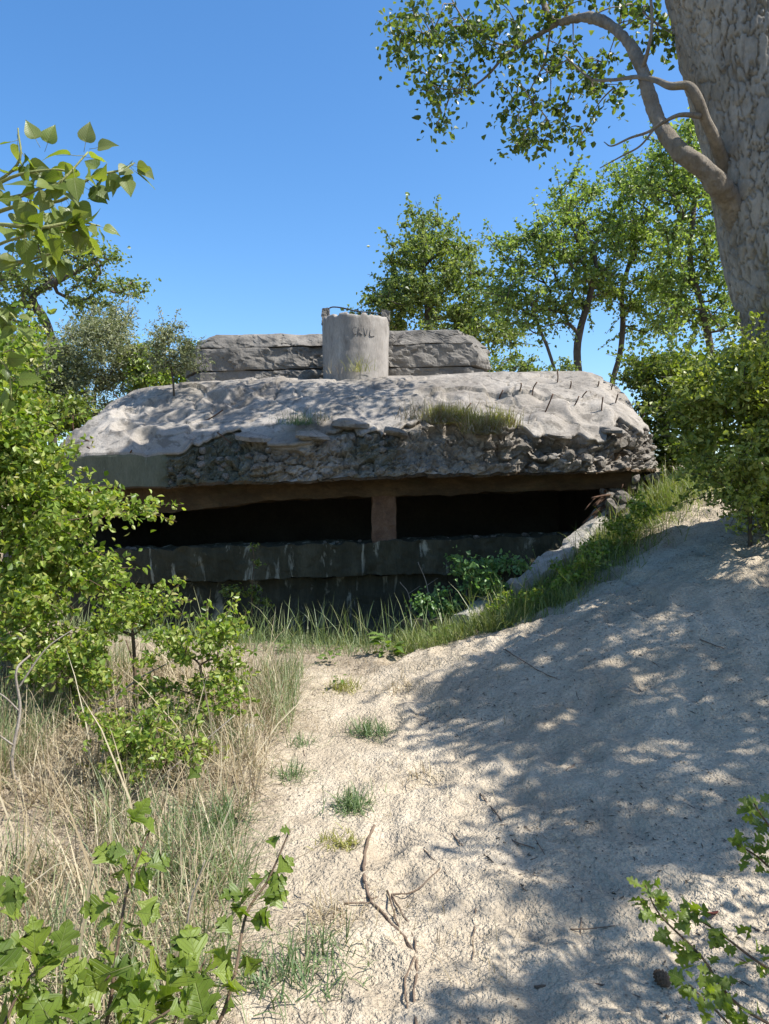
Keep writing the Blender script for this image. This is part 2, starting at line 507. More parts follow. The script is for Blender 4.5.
# ------------------------------------------------------------------ ground
CP = A([
    (0, -4, 0), (0, 1, 0), (0, 2.3, 0), (0, 3.5, 0), (0, 5, .03), (-.3, 6.5, .12), (0, 7.3, .16), (-1, 7.3, .2),
    (1.2, 3.2, .08), (1.7, 3.2, .13), (2.3, 4.5, .42), (1.2, 5, .33), (1.7, 6, .64), (1.0, 6.2, .42), (.5, 6.7, .28),
    (1.75, 7.0, .66), (2.6, 7.4, 1.02), (2.75, 8.4, 1.12), (2.1, 8.0, .78), (1.45, 7.5, .5), (3.5, 9.3, 1.62), (3.9, 9.6, 1.72), (4.1, 8, 1.45), (3.6, 7.1, 1.28), (4.6, 7, 1.4),
    (4.6, 5, .75), (5, 11, 2.1), (4.6, 12.5, 2.2), (3.2, 2, .25), (5, 3, .45), (2, 0, .05), (5, -1, .2),
    (-1.5, 5, .1), (-2.5, 6, .27), (-2, 7.2, .27), (-4, 6, .45), (-5, 9, 1.2), (-5.6, 12, 1.9), (-4, 3, .2), (-2, 2.3, .03), (-3, 0, .05),
    (0, 16, 2.1), (-6, 16, 2.2), (6, 16, 2.3), (0, 25, 2.2), (15, 25, 2.4), (-15, 25, 2.4), (15, 10, 2.2), (-15, 10, 2.0), (15, 0, 1),
    (-15, 0, .8), (0, -12, -.1), (12, -12, .5), (-12, -12, .3), (0, 9, .5), (0, 11, 1.0), (30, 40, 2.3), (-30, 40, 2.3), (0, 45, 2.2)], float)


def tps_k(r2):
    return np.where(r2 < 1e-12, 0, 0.5 * r2 * np.log(np.maximum(r2, 1e-12)))


_n = len(CP)
_K = tps_k(((CP[:, None, :2] - CP[None, :, :2]) ** 2).sum(-1)) + np.eye(_n) * 0.15
_P = np.hstack([np.ones((_n, 1)), CP[:, :2]])
_s = np.linalg.solve(np.block([[_K, _P], [_P.T, np.zeros((3, 3))]]), np.concatenate([CP[:, 2], np.zeros(3)]))


WA, WB = A([3.05, 9.45]), A([0.75, 7.45])        # wing wall line, bunker end and free end
WN = unit(A([WA[1] - WB[1], -(WA[0] - WB[0])]))   # towards the path


def height0(x, y):
    x, y = np.asarray(x, float), np.asarray(y, float)
    r = np.sqrt(x * x + y * y)
    xx, yy = np.clip(x, -30, 30), np.clip(y, -14, 45)
    z = _s[_n] + _s[_n + 1] * xx + _s[_n + 2] * yy
    for k in range(_n):
        z = z + _s[k] * tps_k((xx - CP[k, 0]) ** 2 + (yy - CP[k, 1]) ** 2)
    far = sstep(26, 60, r)
    z = z * (1 - far) + 2.2 * far
    # the pit dug out in front of the embrasure
    d = (x - WA[0]) * WN[0] + (y - WA[1]) * WN[1]
    lip = sstep(7.35, 8.35, y + 0.12 * np.sin(x * 2.1) - 0.10 * np.clip(x, -3, 0))
    pit = lip * sstep(0.0, -0.22, d) * sstep(-4.9, -4.2, x) * (1 - sstep(13.5, 14.5, y)) * (1 - sstep(3.4, 3.8, x))
    return z * (1 - pit) + (-0.12) * pit


foot = []
_r = np.random.default_rng(3)
for k in range(330):
    fx, fy = _r.uniform(-0.4, 4.2), _r.uniform(2.0, 9.3)
    if fx > 0.25 * fy + 2.6 or fx < -0.1 - 0.0 * fy:
        continue
    a = _r.normal(1.25, 0.5)
    foot.append((fx, fy, math.cos(a), math.sin(a), _r.uniform(0.6, 1.25) * (1.0 + 0.45 * float(sstep(4.2, 5.5, fy)))))
FOOT = [f for f in foot if not (f[0] < 1.9 and f[1] > 7.0)]


def height(x, y, detail=True):
    z = height0(x, y)
    p = np.stack([np.asarray(x, float), np.asarray(y, float), np.zeros_like(np.asarray(x, float))], -1)
    path = sstep(-1.2, 0.8, p[..., 0]) * sstep(8.8, 7.6, p[..., 1] - 0.5 * p[..., 0])
    z = z + 0.028 * fbm(p * 0.9, 3, 5)
    if detail:
        near = sstep(14, 8, np.sqrt((p ** 2).sum(-1)))
        z = z + near * (0.009 * (0.35 + path) * fbm(p * 3.3, 3, 8) + 0.006 * fbm(p * 11, 3, 9) + 0.007 * fbm(p * 24, 2, 10))
        # wind- and foot-worn hollows
        for fx, fy, c, s_, q in FOOT:
            dx, dy = p[..., 0] - fx, p[..., 1] - fy
            m = (np.abs(dx) < 0.5) & (np.abs(dy) < 0.5)
            if not m.any():
                continue
            u = (dx[m] * c + dy[m] * s_) / (0.15 * q)
            v = (-dx[m] * s_ + dy[m] * c) / (0.065 * q)
            r2 = u * u + v * v
            z[m] += q * (-0.018 * np.exp(-r2 ** 1.5) + 0.008 * np.exp(-(np.sqrt(r2) - 1.55) ** 2 * 5))
    return z


def gz(x, y):
    return float(height(A([x], float), A([y], float))[0])


def G(px, py):
    """ground point seen at a pixel (march along the sight line)"""
    d = np.linspace(1.2, 16, 1500)
    w0, w1 = W(px, py, 1.0), W(px, py, 2.0)
    dr = w1 - w0
    P = w0 + (d[:, None] - 1.0) * dr
    h = height(P[:, 0], P[:, 1])
    k = np.argmax(P[:, 2] < h)
    if P[k, 2] >= h[k]:
        k = len(d) - 1
    if P[k, 1] > 8.7 and -4.2 < P[k, 0] < 2.9:        # would lie inside the bunker: keep to the pit in front of it
        k = int(np.argmax(d > 8.0))
    return A([P[k, 0], P[k, 1], h[k]])


def axis_coords(segs):
    out = []
    for a, b, n in segs:
        out.append(np.linspace(a, b, n, endpoint=False))
    return np.concatenate(out + [A([segs[-1][1]])])


gx = axis_coords([(-400, -60, 8), (-60, -14, 12), (-14, -4.5, 40), (-4.5, -1.6, 80), (-1.6, 2.4, 235), (2.4, 5, 80), (5, 14, 36), (14, 60, 12), (60, 400, 8)])
gy = axis_coords([(-200, -10, 10), (-10, 1.2, 24), (1.2, 3.6, 170), (3.6, 7.2, 150), (7.2, 10, 60), (10, 16, 30), (16, 60, 24), (60, 600, 14)])
X, Y = np.meshgrid(gx, gy)
Z = height(X, Y)


def litter_at(x, y):
    p = np.stack([x, y, 0 * x], -1)
    left = sstep(0.35, -1.0, x + 0.16 * (y - 3.2) * sstep(4.2, 3, y) + 0.25 * fbm(p * 1.1, 3, 40))
    bank = np.exp(-(((x - WA[0]) * WN[0] + (y - WA[1]) * WN[1] - 0.25) / 0.28) ** 2) * sstep(6.8, 7.4, y)
    lip = sstep(6.2, 7.2, y + 0.3 * fbm(p * 1.3, 3, 41)) * sstep(1.0, 0.2, x)
    fringe = sstep(4.0, 4.8, x - 0.1 * (y - 8))
    return np.clip(0.7 * left + 0.6 * bank + 0.75 * lip + 0.8 * fringe, 0, 1.0)


g = Geo()
g.add(np.stack([X, Y, Z], -1), grid_faces(*X.shape))
ground = g.build('ground', M['sand'])
at = ground.data.attributes.new('litter', 'FLOAT', 'POINT')
at.data.foreach_set('value', litter_at(X, Y).astype(np.float32).ravel())
tag(ground, 'pale dune sand with a trodden path rising to the right', kind='structure')

# ------------------------------------------------------------------ bunker
SH = 0.034


def shear(V):
    V = np.array(V, float)
    V[..., 2] += SH * V[..., 0]
    return V


BB = A([0, 10.5, 0.0])
bunker = thing('concrete_bunker', 'half-buried cracked concrete bunker with a long dark viewing slit', 'bunker', BB)

EP = A([(-4.6, 10.3), (-4.15, 9.4), (-3.66, 8.98), (-2.5, 8.8), (-1.5, 8.7), (-.5, 8.64), (1.1, 8.64), (2.3, 8.76), (3.0, 8.98), (3.42, 9.5), (3.95, 11.5), (3.4, 13.4), (0, 13.9), (-3.6, 13.6), (-4.7, 12)])
TP = A([(-3.65, 11.2), (-3.45, 11.05), (-3.1, 10.95), (-2.2, 10.9), (-1.3, 10.87), (-.4, 10.85), (.95, 10.85), (1.9, 10.9), (2.7, 10.98), (3.0, 11.25), (3.05, 12), (2.5, 12.6), (0, 12.8), (-2.7, 12.7), (-3.7, 12)])


def resample(Pa, Pb, seg):
    oa, ob = [], []
    n = len(Pa)
    for k in range(n):
        a0, a1, b0, b1 = Pa[k], Pa[(k + 1) % n], Pb[k], Pb[(k + 1) % n]
        st = seg if k < 9 else 0.12
        m = max(2, int(np.linalg.norm(a1 - a0) / st))
        t = np.arange(m)[:, None] / m
        oa.append(a0 + (a1 - a0) * t)
        ob.append(b0 + (b1 - b0) * t)
    return np.vstack(oa), np.vstack(ob)


E, T = resample(EP, TP, 0.021)
NS = len(E)
cen = A([0, 11.9])
out2 = unit(np.roll(E, -1, 0) - np.roll(E, 1, 0))
out2 = np.stack([out2[:, 1], -out2[:, 0]], -1)
k5 = np.ones(41) / 41
for q in (0, 1):
    out2[:, q] = np.convolve(np.r_[out2[-20:, q], out2[:, q], out2[:20, q]], k5, 'valid')
out2 = unit(out2)
E3 = np.hstack([E, np.zeros((NS, 1))])
front = (E[:, 1] < 9.6)
broken = sstep(-2.62, -2.5, E[:, 0]) * front            # left facet of the fascia is still whole
edge_n = fbm(E3 * 1.6, 4, 21)
edge_f = fbm(E3 * 7, 3, 22)
te = 1.0 - broken * np.clip(0.05 + 0.13 * edge_n + 0.05 * edge_f - 0.02 * sstep(1.2, 2.2, E[:, 0]), 0.0, 0.26)
zt, ze, zb = 3.36, 2.26, 1.83
zbot = zb + 0.015 * edge_n + 0.012 * edge_f * broken
R1 = 150
rows, zone = [], []
tt = np.linspace(0, 1, R1)
for t in tt:
    q = t * te
    p2 = T + (E - T) * q[:, None]
    z = ze + (zt - ze) * (1 - q ** 1.45)
    rows.append(np.hstack([p2, z[:, None]]))
    zone.append(0)
roofP = np.stack(rows)
nrm = grid_normals(roofP, True)
if nrm[50, 50, 2] < 0:
    nrm = -nrm
wp = roofP + 0.25 * np.stack([fbm(roofP * 0.9, 2, 31), fbm(roofP * 0.9, 2, 32), 0 * roofP[..., 0]], -1)
d = 0.06 * fbm(wp * A([0.75, 1.15, 1]), 2, 33)
rid = 1 - np.abs(fbm(wp * A([0.8, 1.5, 1.0]) + 5, 3, 34))
d += 0.035 * (rid - 0.7)
_, _, _cid = worley(wp * A([0.55, 0.8, 0.5]) + 3.3, 37)
d += 0.06 * (_cid - 0.5)                                   # slabs that have slipped against each other
_u = 1.1 * wp[..., 0] + 0.7 * wp[..., 1] + 0.9 * fbm(wp * 0.8, 2, 38)
_w = _u - np.floor(_u)
d += 0.04 * (_w - 0.5) * sstep(1.0, 0.96, _w)               # ledges
_c1, _c2, _ = worley(wp * A([1.3, 1.6, 1.0]) + 8, 39)
d -= 0.04 * sstep(0.025, 0.0, _c2 - _c1) * (fbm(wp * 1.3, 2, 29) > -0.1)                   # cracks
d += 0.009 * fbm(roofP * 6, 3, 35) + 0.006 * fbm(roofP * 19, 3, 36)
fade = sstep(0.0, 0.25, tt)[:, None] * 0.75 + 0.25
d = d * fade
for px, py, r_, a_ in [(126, 427, .13, -.09), (146, 436, .12, -.10), (128, 412, .16, -.06), (178, 415, .13, -.07), (215, 400, .14, -.07), (150, 402, .1, -.05), (240, 400, .16, -.06),
                       (450, 398, .13, -.05), (545, 420, .2, .05), (425, 395, .12, -.05), (520, 395, .22, .05), (590, 415, .18, -.05)]:
    c3 = None
    w0 = W(px, py, 1.0) - A([0, 0, EYE])
    w0 = w0 / np.linalg.norm(w0)
    Q = shear(roofP) - A([0, 0, EYE])
    dist = np.linalg.norm(np.cross(Q, w0), axis=-1) + (roofP[..., 1] > 11.5) * 9
    k = np.unravel_index(np.argmin(dist), dist.shape)
    rr = np.linalg.norm((roofP - roofP[k]) * A([1, 0.8, 1]), axis=-1) / r_
    d += a_ * np.exp(-rr ** 4) - 0.35 * a_ * np.exp(-(rr - 1.35) ** 2 * 8)
roofP = roofP + nrm * d[..., None]
# the torn skin hangs over the rubble, then the rubble, then the underside
last = roofP[-1]
o3 = np.hstack([out2, np.zeros((NS, 1))])
th = 0.035 + 0.02 * (edge_f * 0.5 + 0.5)
body = [roofP]
body.append((last - o3 * 0.006 - A([0, 0, 1]) * (th * 0.6)[:, None])[None])
start = last - o3 * (0.05 * broken)[:, None] - A([0, 0, 1]) * th[:, None]
body.append(start[None])
NR = 30
rub = []
endp = np.hstack([E, zbot[:, None]])
endp[:, :2] -= out2 * 0.02
for k in range(1, NR + 1):
    t = k / NR
    p = start * (1 - t) + endp * t
    bulge = math.sin(t * math.pi) * 0.04 * broken
    # face rises steeply: most of the horizontal run happens early
    hx = start[:, :2] + (endp[:, :2] - start[:, :2]) * (t ** 0.7)
    p[:, :2] = hx + out2 * (bulge * 0.4)[:, None]
    rub.append(p)
rub = np.stack(rub)
n2 = grid_normals(np.concatenate([start[None], rub]), True)[1:]
if (n2[10, NS // 3] @ o3[NS // 3]) < 0:
    n2 = -n2
f1, f2, cid = worley(rub * A([4.2, 4.2, 6.5]) + 0.35 * fbm(rub * 5, 2, 50)[..., None], 51)
g1, g2, cid2 = worley(rub * A([10, 10, 15]) + 4.4, 53)
rd = 0.19 * (cid - 0.55) - 0.08 * sstep(0.12, 0.0, f2 - f1) + 0.09 * (cid2 - 0.5) - 0.035 * sstep(0.14, 0, g2 - g1)
rd += 0.05 * fbm(rub * 9, 4, 55)
tb = (np.arange(1, NR + 1) / NR)[:, None]
dens = broken * (0.75 + 0.4 * sstep(-0.35, 0.25, fbm(E3 * 0.9 + 3, 2, 57)) + 0.35 * sstep(1.0, 2.2, E[:, 0]))
win = sstep(0, 0.15, tb) * (1 - 0.55 * sstep(0.75, 1.0, tb))
rd = 0.75 * rd * dens[None] * win + 0.006 * fbm(rub * 6, 3, 58)
ko = np.abs(edge_f) * 0.05
rub = rub + n2 * rd[..., None]
body.append(rub)
for k, (inw, up) in enumerate([(0.05, 0.015), (0.22, 0.03), (0.5, 0.05), (0.9, 0.06)]):
    p = np.hstack([E - out2 * inw, (zbot + up)[:, None]])
    p += 0.02 * np.stack([fbm(p * 8, 3, 61), fbm(p * 8, 3, 62), 1.3 * fbm(p * 8, 3, 63)], -1) * (k > 0)
    body.append(p[None])
body = np.concatenate(body)
# closing of the top
topc = []
for q in (0.0, 0.4, 0.75):
    pt = A([*cen, 0]) + (np.hstack([T, np.zeros((NS, 1))]) - A([*cen, 0])) * q
    pt[:, 2] = zt + 0.02 + (roofP[0, :, 2] - zt - 0.02) * q
    topc.append(pt)
body = np.concatenate([np.stack(topc), body])
NRW = body.shape[0]
Fq = grid_faces(NRW, NS, True)
rowi = Fq[:, 0] // NS
colj = Fq[:, 0] % NS
mi = np.zeros(len(Fq), int)
fas = (rowi >= 3 + R1) & (rowi < 3 + R1 + 2 + NR)
bl = broken[colj]
dn = dens[colj]
_bp = body.reshape(-1, 3)[Fq[:, 0]]
_al = fbm(_bp * 2.2 + 9, 4, 71) + 0.9 * sstep(-1.2, -2.2, _bp[:, 0]) + 0.35 * np.exp(-((_bp[:, 0] + 0.1) / 0.45) ** 2) - 1.0 * sstep(0.6, 1.4, _bp[:, 0])
mi[fas] = np.where(bl[fas] < 0.5, 1, 2)
_av = body.reshape(-1, 3)
_algae_shade = np.clip(0.5 + 0.9 * sstep(-0.9, -2.4, _av[:, 0]) + 0.45 * np.exp(-((_av[:, 0] + 0.15) / 0.4) ** 2) - 0.75 * sstep(0.5, 1.3, _av[:, 0]) - 0.35, 0, 1)  # algae towards the left; the bump near the middle paints in tree shade
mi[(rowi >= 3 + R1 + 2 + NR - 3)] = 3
g = Geo()
g.V = [shear(body.reshape(-1, 3))]
g.Q = [Fq[:, ::-1]]
g.QM = [mi]
g.n = len(g.V[0])
roof = g.build('roof_slab', [M['roof'], M['algae_shade'], M['rubble'], M['rust']], bunker, BB)
_at = roof.data.attributes.new('algae_shade', 'FLOAT', 'POINT')
_at.data.foreach_set('value', _algae_shade.astype(np.float32))
roof.data.polygons.foreach_set('use_smooth', (~(fas & (bl > 0.5))))
ROOFV = shear(roofP)


def roof_at(px, py):
    w0 = W(px, py, 1.0) - A([0, 0, EYE])
    w0 = w0 / np.linalg.norm(w0)
    Q = ROOFV - A([0, 0, EYE])
    dist = np.linalg.norm(np.cross(Q, w0), axis=-1) + (ROOFV[..., 1] > 11.4) * 9
    k = np.unravel_index(np.argmin(dist), dist.shape)
    return ROOFV[k]


def rough_box(name, lo, hi, mat, parent, res=0.08, amp=0.02, freq=4, seed=0, base=BB, sh=True, fn=None):
    g = Geo()
    lo, hi = A(lo, float), A(hi, float)
    for ax in range(3):
        u, v = [a for a in range(3) if a != ax]
        nu = max(2, int((hi[u] - lo[u]) / res) + 1)
        nv = max(2, int((hi[v] - lo[v]) / res) + 1)
        for side in (0, 1):
            P = np.zeros((nu, nv, 3))
            P[..., u] = np.linspace(lo[u], hi[u], nu)[:, None]
            P[..., v] = np.linspace(lo[v], hi[v], nv)[None]
            P[..., ax] = hi[ax] if side else lo[ax]
            Q = grid_faces(nu, nv)
            flip = (side == 1) ^ (ax == 1)
            P = P.reshape(-1, 3)
            D = np.stack([fbm(P * freq + 7 * k, 4, seed + k) for k in (0, 1, 2)], -1) * amp
            P = P + D
            if fn is not None:
                P = fn(P)
            g.add(shear(P) if sh else P, Q if not flip else Q[:, ::-1])
    return g.build(name, mat, parent, base, smooth=False)


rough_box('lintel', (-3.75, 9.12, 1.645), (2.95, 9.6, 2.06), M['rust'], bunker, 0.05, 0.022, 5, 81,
          fn=lambda P: P + A([0, 0, 1]) * (-(0.10 * sstep(-1.2, -2.6, P[:, 0]) * (P[:, 2] < 1.85)))[:, None])
rough_box('slit_pillar', (-.15, 9.14, 1.05), (.14, 9.5, 1.7), M['pillar'], bunker, 0.03, 0.012, 12, 84)
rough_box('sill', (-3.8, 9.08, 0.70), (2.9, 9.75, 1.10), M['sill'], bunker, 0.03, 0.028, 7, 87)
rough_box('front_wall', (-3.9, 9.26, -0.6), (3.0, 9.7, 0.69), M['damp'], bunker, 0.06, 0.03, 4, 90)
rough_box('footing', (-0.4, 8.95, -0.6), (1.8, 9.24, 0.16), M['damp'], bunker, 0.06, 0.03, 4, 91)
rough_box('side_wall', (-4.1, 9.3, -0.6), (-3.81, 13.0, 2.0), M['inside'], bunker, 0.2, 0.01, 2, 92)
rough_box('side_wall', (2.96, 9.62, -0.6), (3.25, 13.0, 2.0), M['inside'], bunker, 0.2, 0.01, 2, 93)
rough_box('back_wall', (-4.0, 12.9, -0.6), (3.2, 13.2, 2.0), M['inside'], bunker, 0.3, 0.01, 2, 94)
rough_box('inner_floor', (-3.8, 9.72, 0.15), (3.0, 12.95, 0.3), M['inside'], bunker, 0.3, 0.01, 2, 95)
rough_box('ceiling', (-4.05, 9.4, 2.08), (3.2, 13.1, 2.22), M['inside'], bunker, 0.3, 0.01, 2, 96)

# wing wall: sloping retaining wall that ends the pit on the right
g = Geo()
n1, m1 = 70, 14
dirw = A([*(WB - WA), 0]) / np.linalg.norm(WB - WA)
nw = A([*WN, 0])
ww = []
for k in range(n1):
    t = k / (n1 - 1)
    c = A([*WA, 0]) + dirw * (t * 3.0)
    ztop = 1.66 + (0.42 - 1.66) * t + 0.03 * math.sin(t * 9)
    prof = [(-0.16, -0.5), (-0.16, ztop * 0.5), (-0.15, ztop - 0.05), (-0.11, ztop), (0.0, ztop + 0.015), (0.1, ztop), (0.14, ztop - 0.06), (0.15, ztop - 0.5)]
    ww.append([c + nw * a + A([0, 0, b]) for a, b in prof])
ww = A(ww)
ww += 0.045 * np.stack([fbm(ww * 4 + 3 * q, 4, 100 + q) for q in range(3)], -1)
g.add(ww, grid_faces(n1, ww.shape[1]))
for row in (0, n1 - 1):
    V = ww[row]
    g.add(V, [(0, 1, 6, 7), (1, 2, 5, 6), (2, 3, 4, 5)])
g.build('wing_wall', M['stonewall'], bunker, BB, smooth=False)

# upper tier: three stepped courses with bevelled ends
TY = 11.45
tier = bpy.data.objects.new('upper_tier', None)
col.objects.link(tier)
tier.parent = bunker


def tier_course(z0, z1, xl, xr, inset0, inset1, seed, amp=0.03):
    P = A([(xl - .33, TY + .5), (xl, TY), (xr, TY), (xr + .27, TY + .42), (xr + .3, TY + 1.3), (xl - .35, TY + 1.4)])
    loop, nn = [], len(P)
    for k in range(nn):
        a, b = P[k], P[(k + 1) % nn]
        m = max(2, int(np.linalg.norm(b - a) / 0.035))
        loop.append(a + (b - a) * (np.arange(m)[:, None] / m))
    loop = np.vstack(loop)
    c = loop.mean(0)
    out = unit(loop - c)
    lv = [(0.0, -0.05), (0.0, 0.0), (0.02, 0.0)]
    Z_ = np.linspace(0, 1, 12)
    rows = []
    rows.append(np.hstack([c + (loop - c) * 0.3, np.full((len(loop), 1), z0)]))
    for q in Z_:
        ins = inset0 + (inset1 - inset0) * q + 0.012 * (abs(q - 0.5) * 2) ** 10
        rows.append(np.hstack([loop - out * ins, np.full((len(loop), 1), z0 + (z1 - z0) * q)]))
    for q in (0.75, 0.4, 0.0):
        rows.append(np.hstack([c + (loop - out * inset1 - c) * q, np.full((len(loop), 1), z1 + 0.02)]))
    R = np.stack(rows)
    f1, f2, ci = worley(R * A([1.4, 1.4, 3]), seed)
    D = np.stack([fbm(R * 3.0 + 5 * q, 4, seed + q) for q in range(3)], -1) * amp
    D += unit(R - A([*c, (z0 + z1) / 2])) * ((ci - 0.5) * 0.035 - 0.04 * sstep(0.05, 0.0, f2 - f1) + 0.02 * fbm(R * 11, 3, seed + 7))[..., None]
    D[..., 2] *= 0.45
    R = R + D
    R[..., 2] += 0.02 * R[..., 0]
    g = Geo()
    g.add(R, grid_faces(R.shape[0], R.shape[1], True)[:, ::-1])
    return g.build('concrete_course', M['tier'], tier, BB, smooth=False)


tier.location = (0, 0, 0)
tier_course(3.30, 3.585, -2.78, 1.33, 0.0, 0.0, 111, 0.022)
tier_course(3.60, 3.93, -2.82, 1.36, -0.01, 0.02, 117, 0.035)
tier_course(3.945, 4.16, -2.76, 1.30, 0.0, 0.22, 123, 0.035)

# curved shield on the roof
SX, SY, SR = -0.415, 11.0, 0.475
sh_root = bpy.data.objects.new('curved_shield', None)
col.objects.link(sh_root)
sh_root.parent = bunker
na, nz = 90, 40
ang = np.linspace(math.radians(-140), math.radians(140), na)     # 0 faces the viewer
prof = []
_sv = np.stack([ang * 3, ang * 0, ang * 0], -1)
top = 4.20 + 0.02 * fbm(_sv, 3, 135) - 0.035 * sstep(0.35, 0.6, fbm(_sv * 2.2 + 5, 2, 136))
for side, r_ in ((1, SR), (-1, SR - 0.10)):
    zz = np.linspace(0, 1, nz) if side > 0 else np.linspace(1, 0, nz)
    for q in zz:
        r2 = r_ - 0.006 * math.cos(q * 3) - (0.012 if q > 0.985 else 0) * side
        prof.append(np.stack([SX + r2 * np.sin(ang), SY - r2 * np.cos(ang), 3.2 + (top - 3.2) * q], -1))
PR = np.stack(prof)
PR = PR + 0.006 * np.stack([fbm(PR * 7 + 3 * q, 4, 130 + q) for q in range(3)], -1)
g = Geo()
g.add(PR, grid_faces(2 * nz, na))
for e in (0, na - 1):
    ring = PR[:, e]
    q = [(k, k + 1, 2 * nz - 2 - k, 2 * nz - 1 - k) for k in range(nz - 1)]
    g.add(ring, q)
g.build('shield_wall', M['shield'], sh_root, BB)
for sgn, h1, lean in ((-1, 4.345, 0.0), (1, 4.315, 0.01)):
    cx = SX + sgn * (SR - 0.045)
    ps = rough_box('shield_post', (cx - 0.055, SY - 0.10, 4.10), (cx + 0.055, SY + 0.05, h1), M['tier'], sh_root, 0.025, 0.012, 16, 140 + sgn, sh=False)
g = Geo()
wpts = catmull([W(328, 309, 10.95), W(333, 307, 10.95), W(343, 308, 10.93), W(353, 310.5, 10.9), W(364, 312, 10.92), W(376, 313, 10.95), W(386, 315, 11.0)], 26)
g.tube(wpts, 0.010, 6)
g.build('bent_wire', M['wire'], sh_root, BB)
# scratched letters on the shield
strokes = {'C': [[(0.9, 0.15), (0.5, 0.0), (0.1, 0.3), (0.1, 0.7), (0.5, 1.0), (0.9, 0.85)]],
           'K': [[(0.1, 0.0), (0.15, 1.0)], [(0.9, 1.0), (0.15, 0.45), (0.95, 0.0)]],
           'V': [[(0.05, 1.0), (0.5, 0.0), (0.9, 1.0)]],
           'L': [[(0.3, 0.9), (0.25, 0.05), (1.2, 0.1)]]}
for k, ch in enumerate('CKVL'):
    g = Geo()
    for st in strokes[ch]:
        pp = []
        for u, v in catmull([(a, b, 0) for a, b in st], 14)[:, :2]:
            px = 352.5 + k * 5.4 + u * 4.6
            py = 335.0 - v * 7.4 + 0.4 * k
            x = W(px, py, SY - SR)[0]
            zc = W(px, py, SY - SR * 0.9)[2]
            a = math.asin(max(-0.99, min(0.99, (x - SX) / (SR))))
            pp.append((SX + (SR + 0.005) * math.sin(a), SY - (SR + 0.005) * math.cos(a), zc))
        g.tube(pp, 0.0055, 5)
    g.build('scratched_letter', M['scratch'], sh_root, BB)


# broken chunks, plates, reinforcement bars
def stone_mesh(name, mat, seed, flat=0.6, sub=2):
    r = np.random.default_rng(seed)
    n = 6
    V, F = [], []
    th_ = np.linspace(0, np.pi, 6)
    for i, t in enumerate(th_):
        for j in range(8):
            a = j / 8 * 2 * np.pi
            V.append((math.sin(t) * math.cos(a), math.sin(t) * math.sin(a), math.cos(t)))
    V = A(V)
    c = r.normal(size=(7, 3))
    c = unit(c)
    for q in c:                                   # planed faces
        dd = V @ q
        lim = r.uniform(0.55, 0.85)
        V = V - np.where(dd > lim, dd - lim, 0)[:, None] * q
    V *= A([1, r.uniform(.6, .9), flat])
    V += 0.06 * np.stack([vnoise(V * 3 + 9 * k, seed) for k in range(3)], -1)
    g = Geo()
    g.add(V, grid_faces(6, 8, True)[:, ::-1])
    me = g.build('tmp', mat, smooth=False)
    d_ = me.data
    d_.name = name
    bpy.data.objects.remove(me)
    return d_


CH = [stone_mesh('concrete_chunk', M['rubble'], 200 + k) for k in range(6)]
RCH = np.random.default_rng(77)
fr = np.where(front & (broken > 0.5))[0]


def put(name, me, loc, scale, rot, parent, base=BB):
    o = link(name, me, parent)
    o.location = [float(v) for v in (A(loc) - A(base))]
    o.rotation_euler = rot
    o.scale = scale if isinstance(scale, (tuple, list)) else (scale,) * 3
    return o


bs = shear(body)
r0 = 3 + R1 + 2
for k in range(230):
    j = RCH.choice(fr)
    if E[j, 0] < 0.9 and RCH.random() < 0.35 * (dens[j] < 0.7):
        continue
    i = r0 + int(RCH.beta(1.1, 1.3) * (NR - 3))
    p = bs[i, j] - np.append(out2[j], 0) * 0.02
    s_ = RCH.uniform(0.02, 0.10) ** 1.15 * (1.5 if E[j, 0] > 1.2 else 1.2)
    put('concrete_chunk', CH[k % 6], p, s_, tuple(RCH.uniform(-0.5, 0.5, 3) + A([0, 0, RCH.uniform(0, 6)])), bunker)
for k in range(46):                               # heap at the right-hand end of the slit
    u = RCH.uniform(0.35, 1)
    p = A([2.45 + 0.5 * u + RCH.normal() * 0.07, 9.1 + RCH.uniform(-0.15, 0.3), 1.25 + RCH.uniform(0, 0.62) * (0.25 + 0.75 * u)])
    put('concrete_chunk', CH[k % 6], p + A([0, 0, SH * p[0]]), RCH.uniform(0.05, 0.13), tuple(RCH.uniform(-0.8, 0.8, 3)), bunker)
for k in range(12):                               # crumbs left on the sill
    p = A([RCH.uniform(-3.4, 2.2), RCH.uniform(9.15, 9.35), 1.11])
    put('concrete_chunk', CH[k % 6], p + A([0, 0, SH * p[0]]), RCH.uniform(0.02, 0.06), tuple(RCH.uniform(-0.4, 0.4, 3)), bunker)
PL = [stone_mesh('broken_plate', M['roof'], 300 + k, 0.45) for k in range(4)]
for k, (px, py, s_, rz) in enumerate([(352, 424, .27, .3), (310, 437, .24, .1), (255, 440, .26, -.2), (560, 436, .2, .4), (610, 432, .2, -.3), (395, 442, .2, .5)]):
    p = roof_at(px, py)
    put('broken_plate', PL[k % 4], p + A([0, -0.03, -0.005]), (s_, s_ * .8, s_ * .62), (0.22, 0.05 * (k % 3), rz), bunker)


def rebar(a, b, r=0.0085, bend=None):
    pts = [a] + ([bend] if bend is not None else [a + (b - a) * 0.5 + RCH.normal(size=3) * 0.012]) + [b]
    g = Geo()
    c = catmull(pts, 8)
    g.tube(c, r, 6)
    g.build('rebar', M['iron'], bunker, BB)


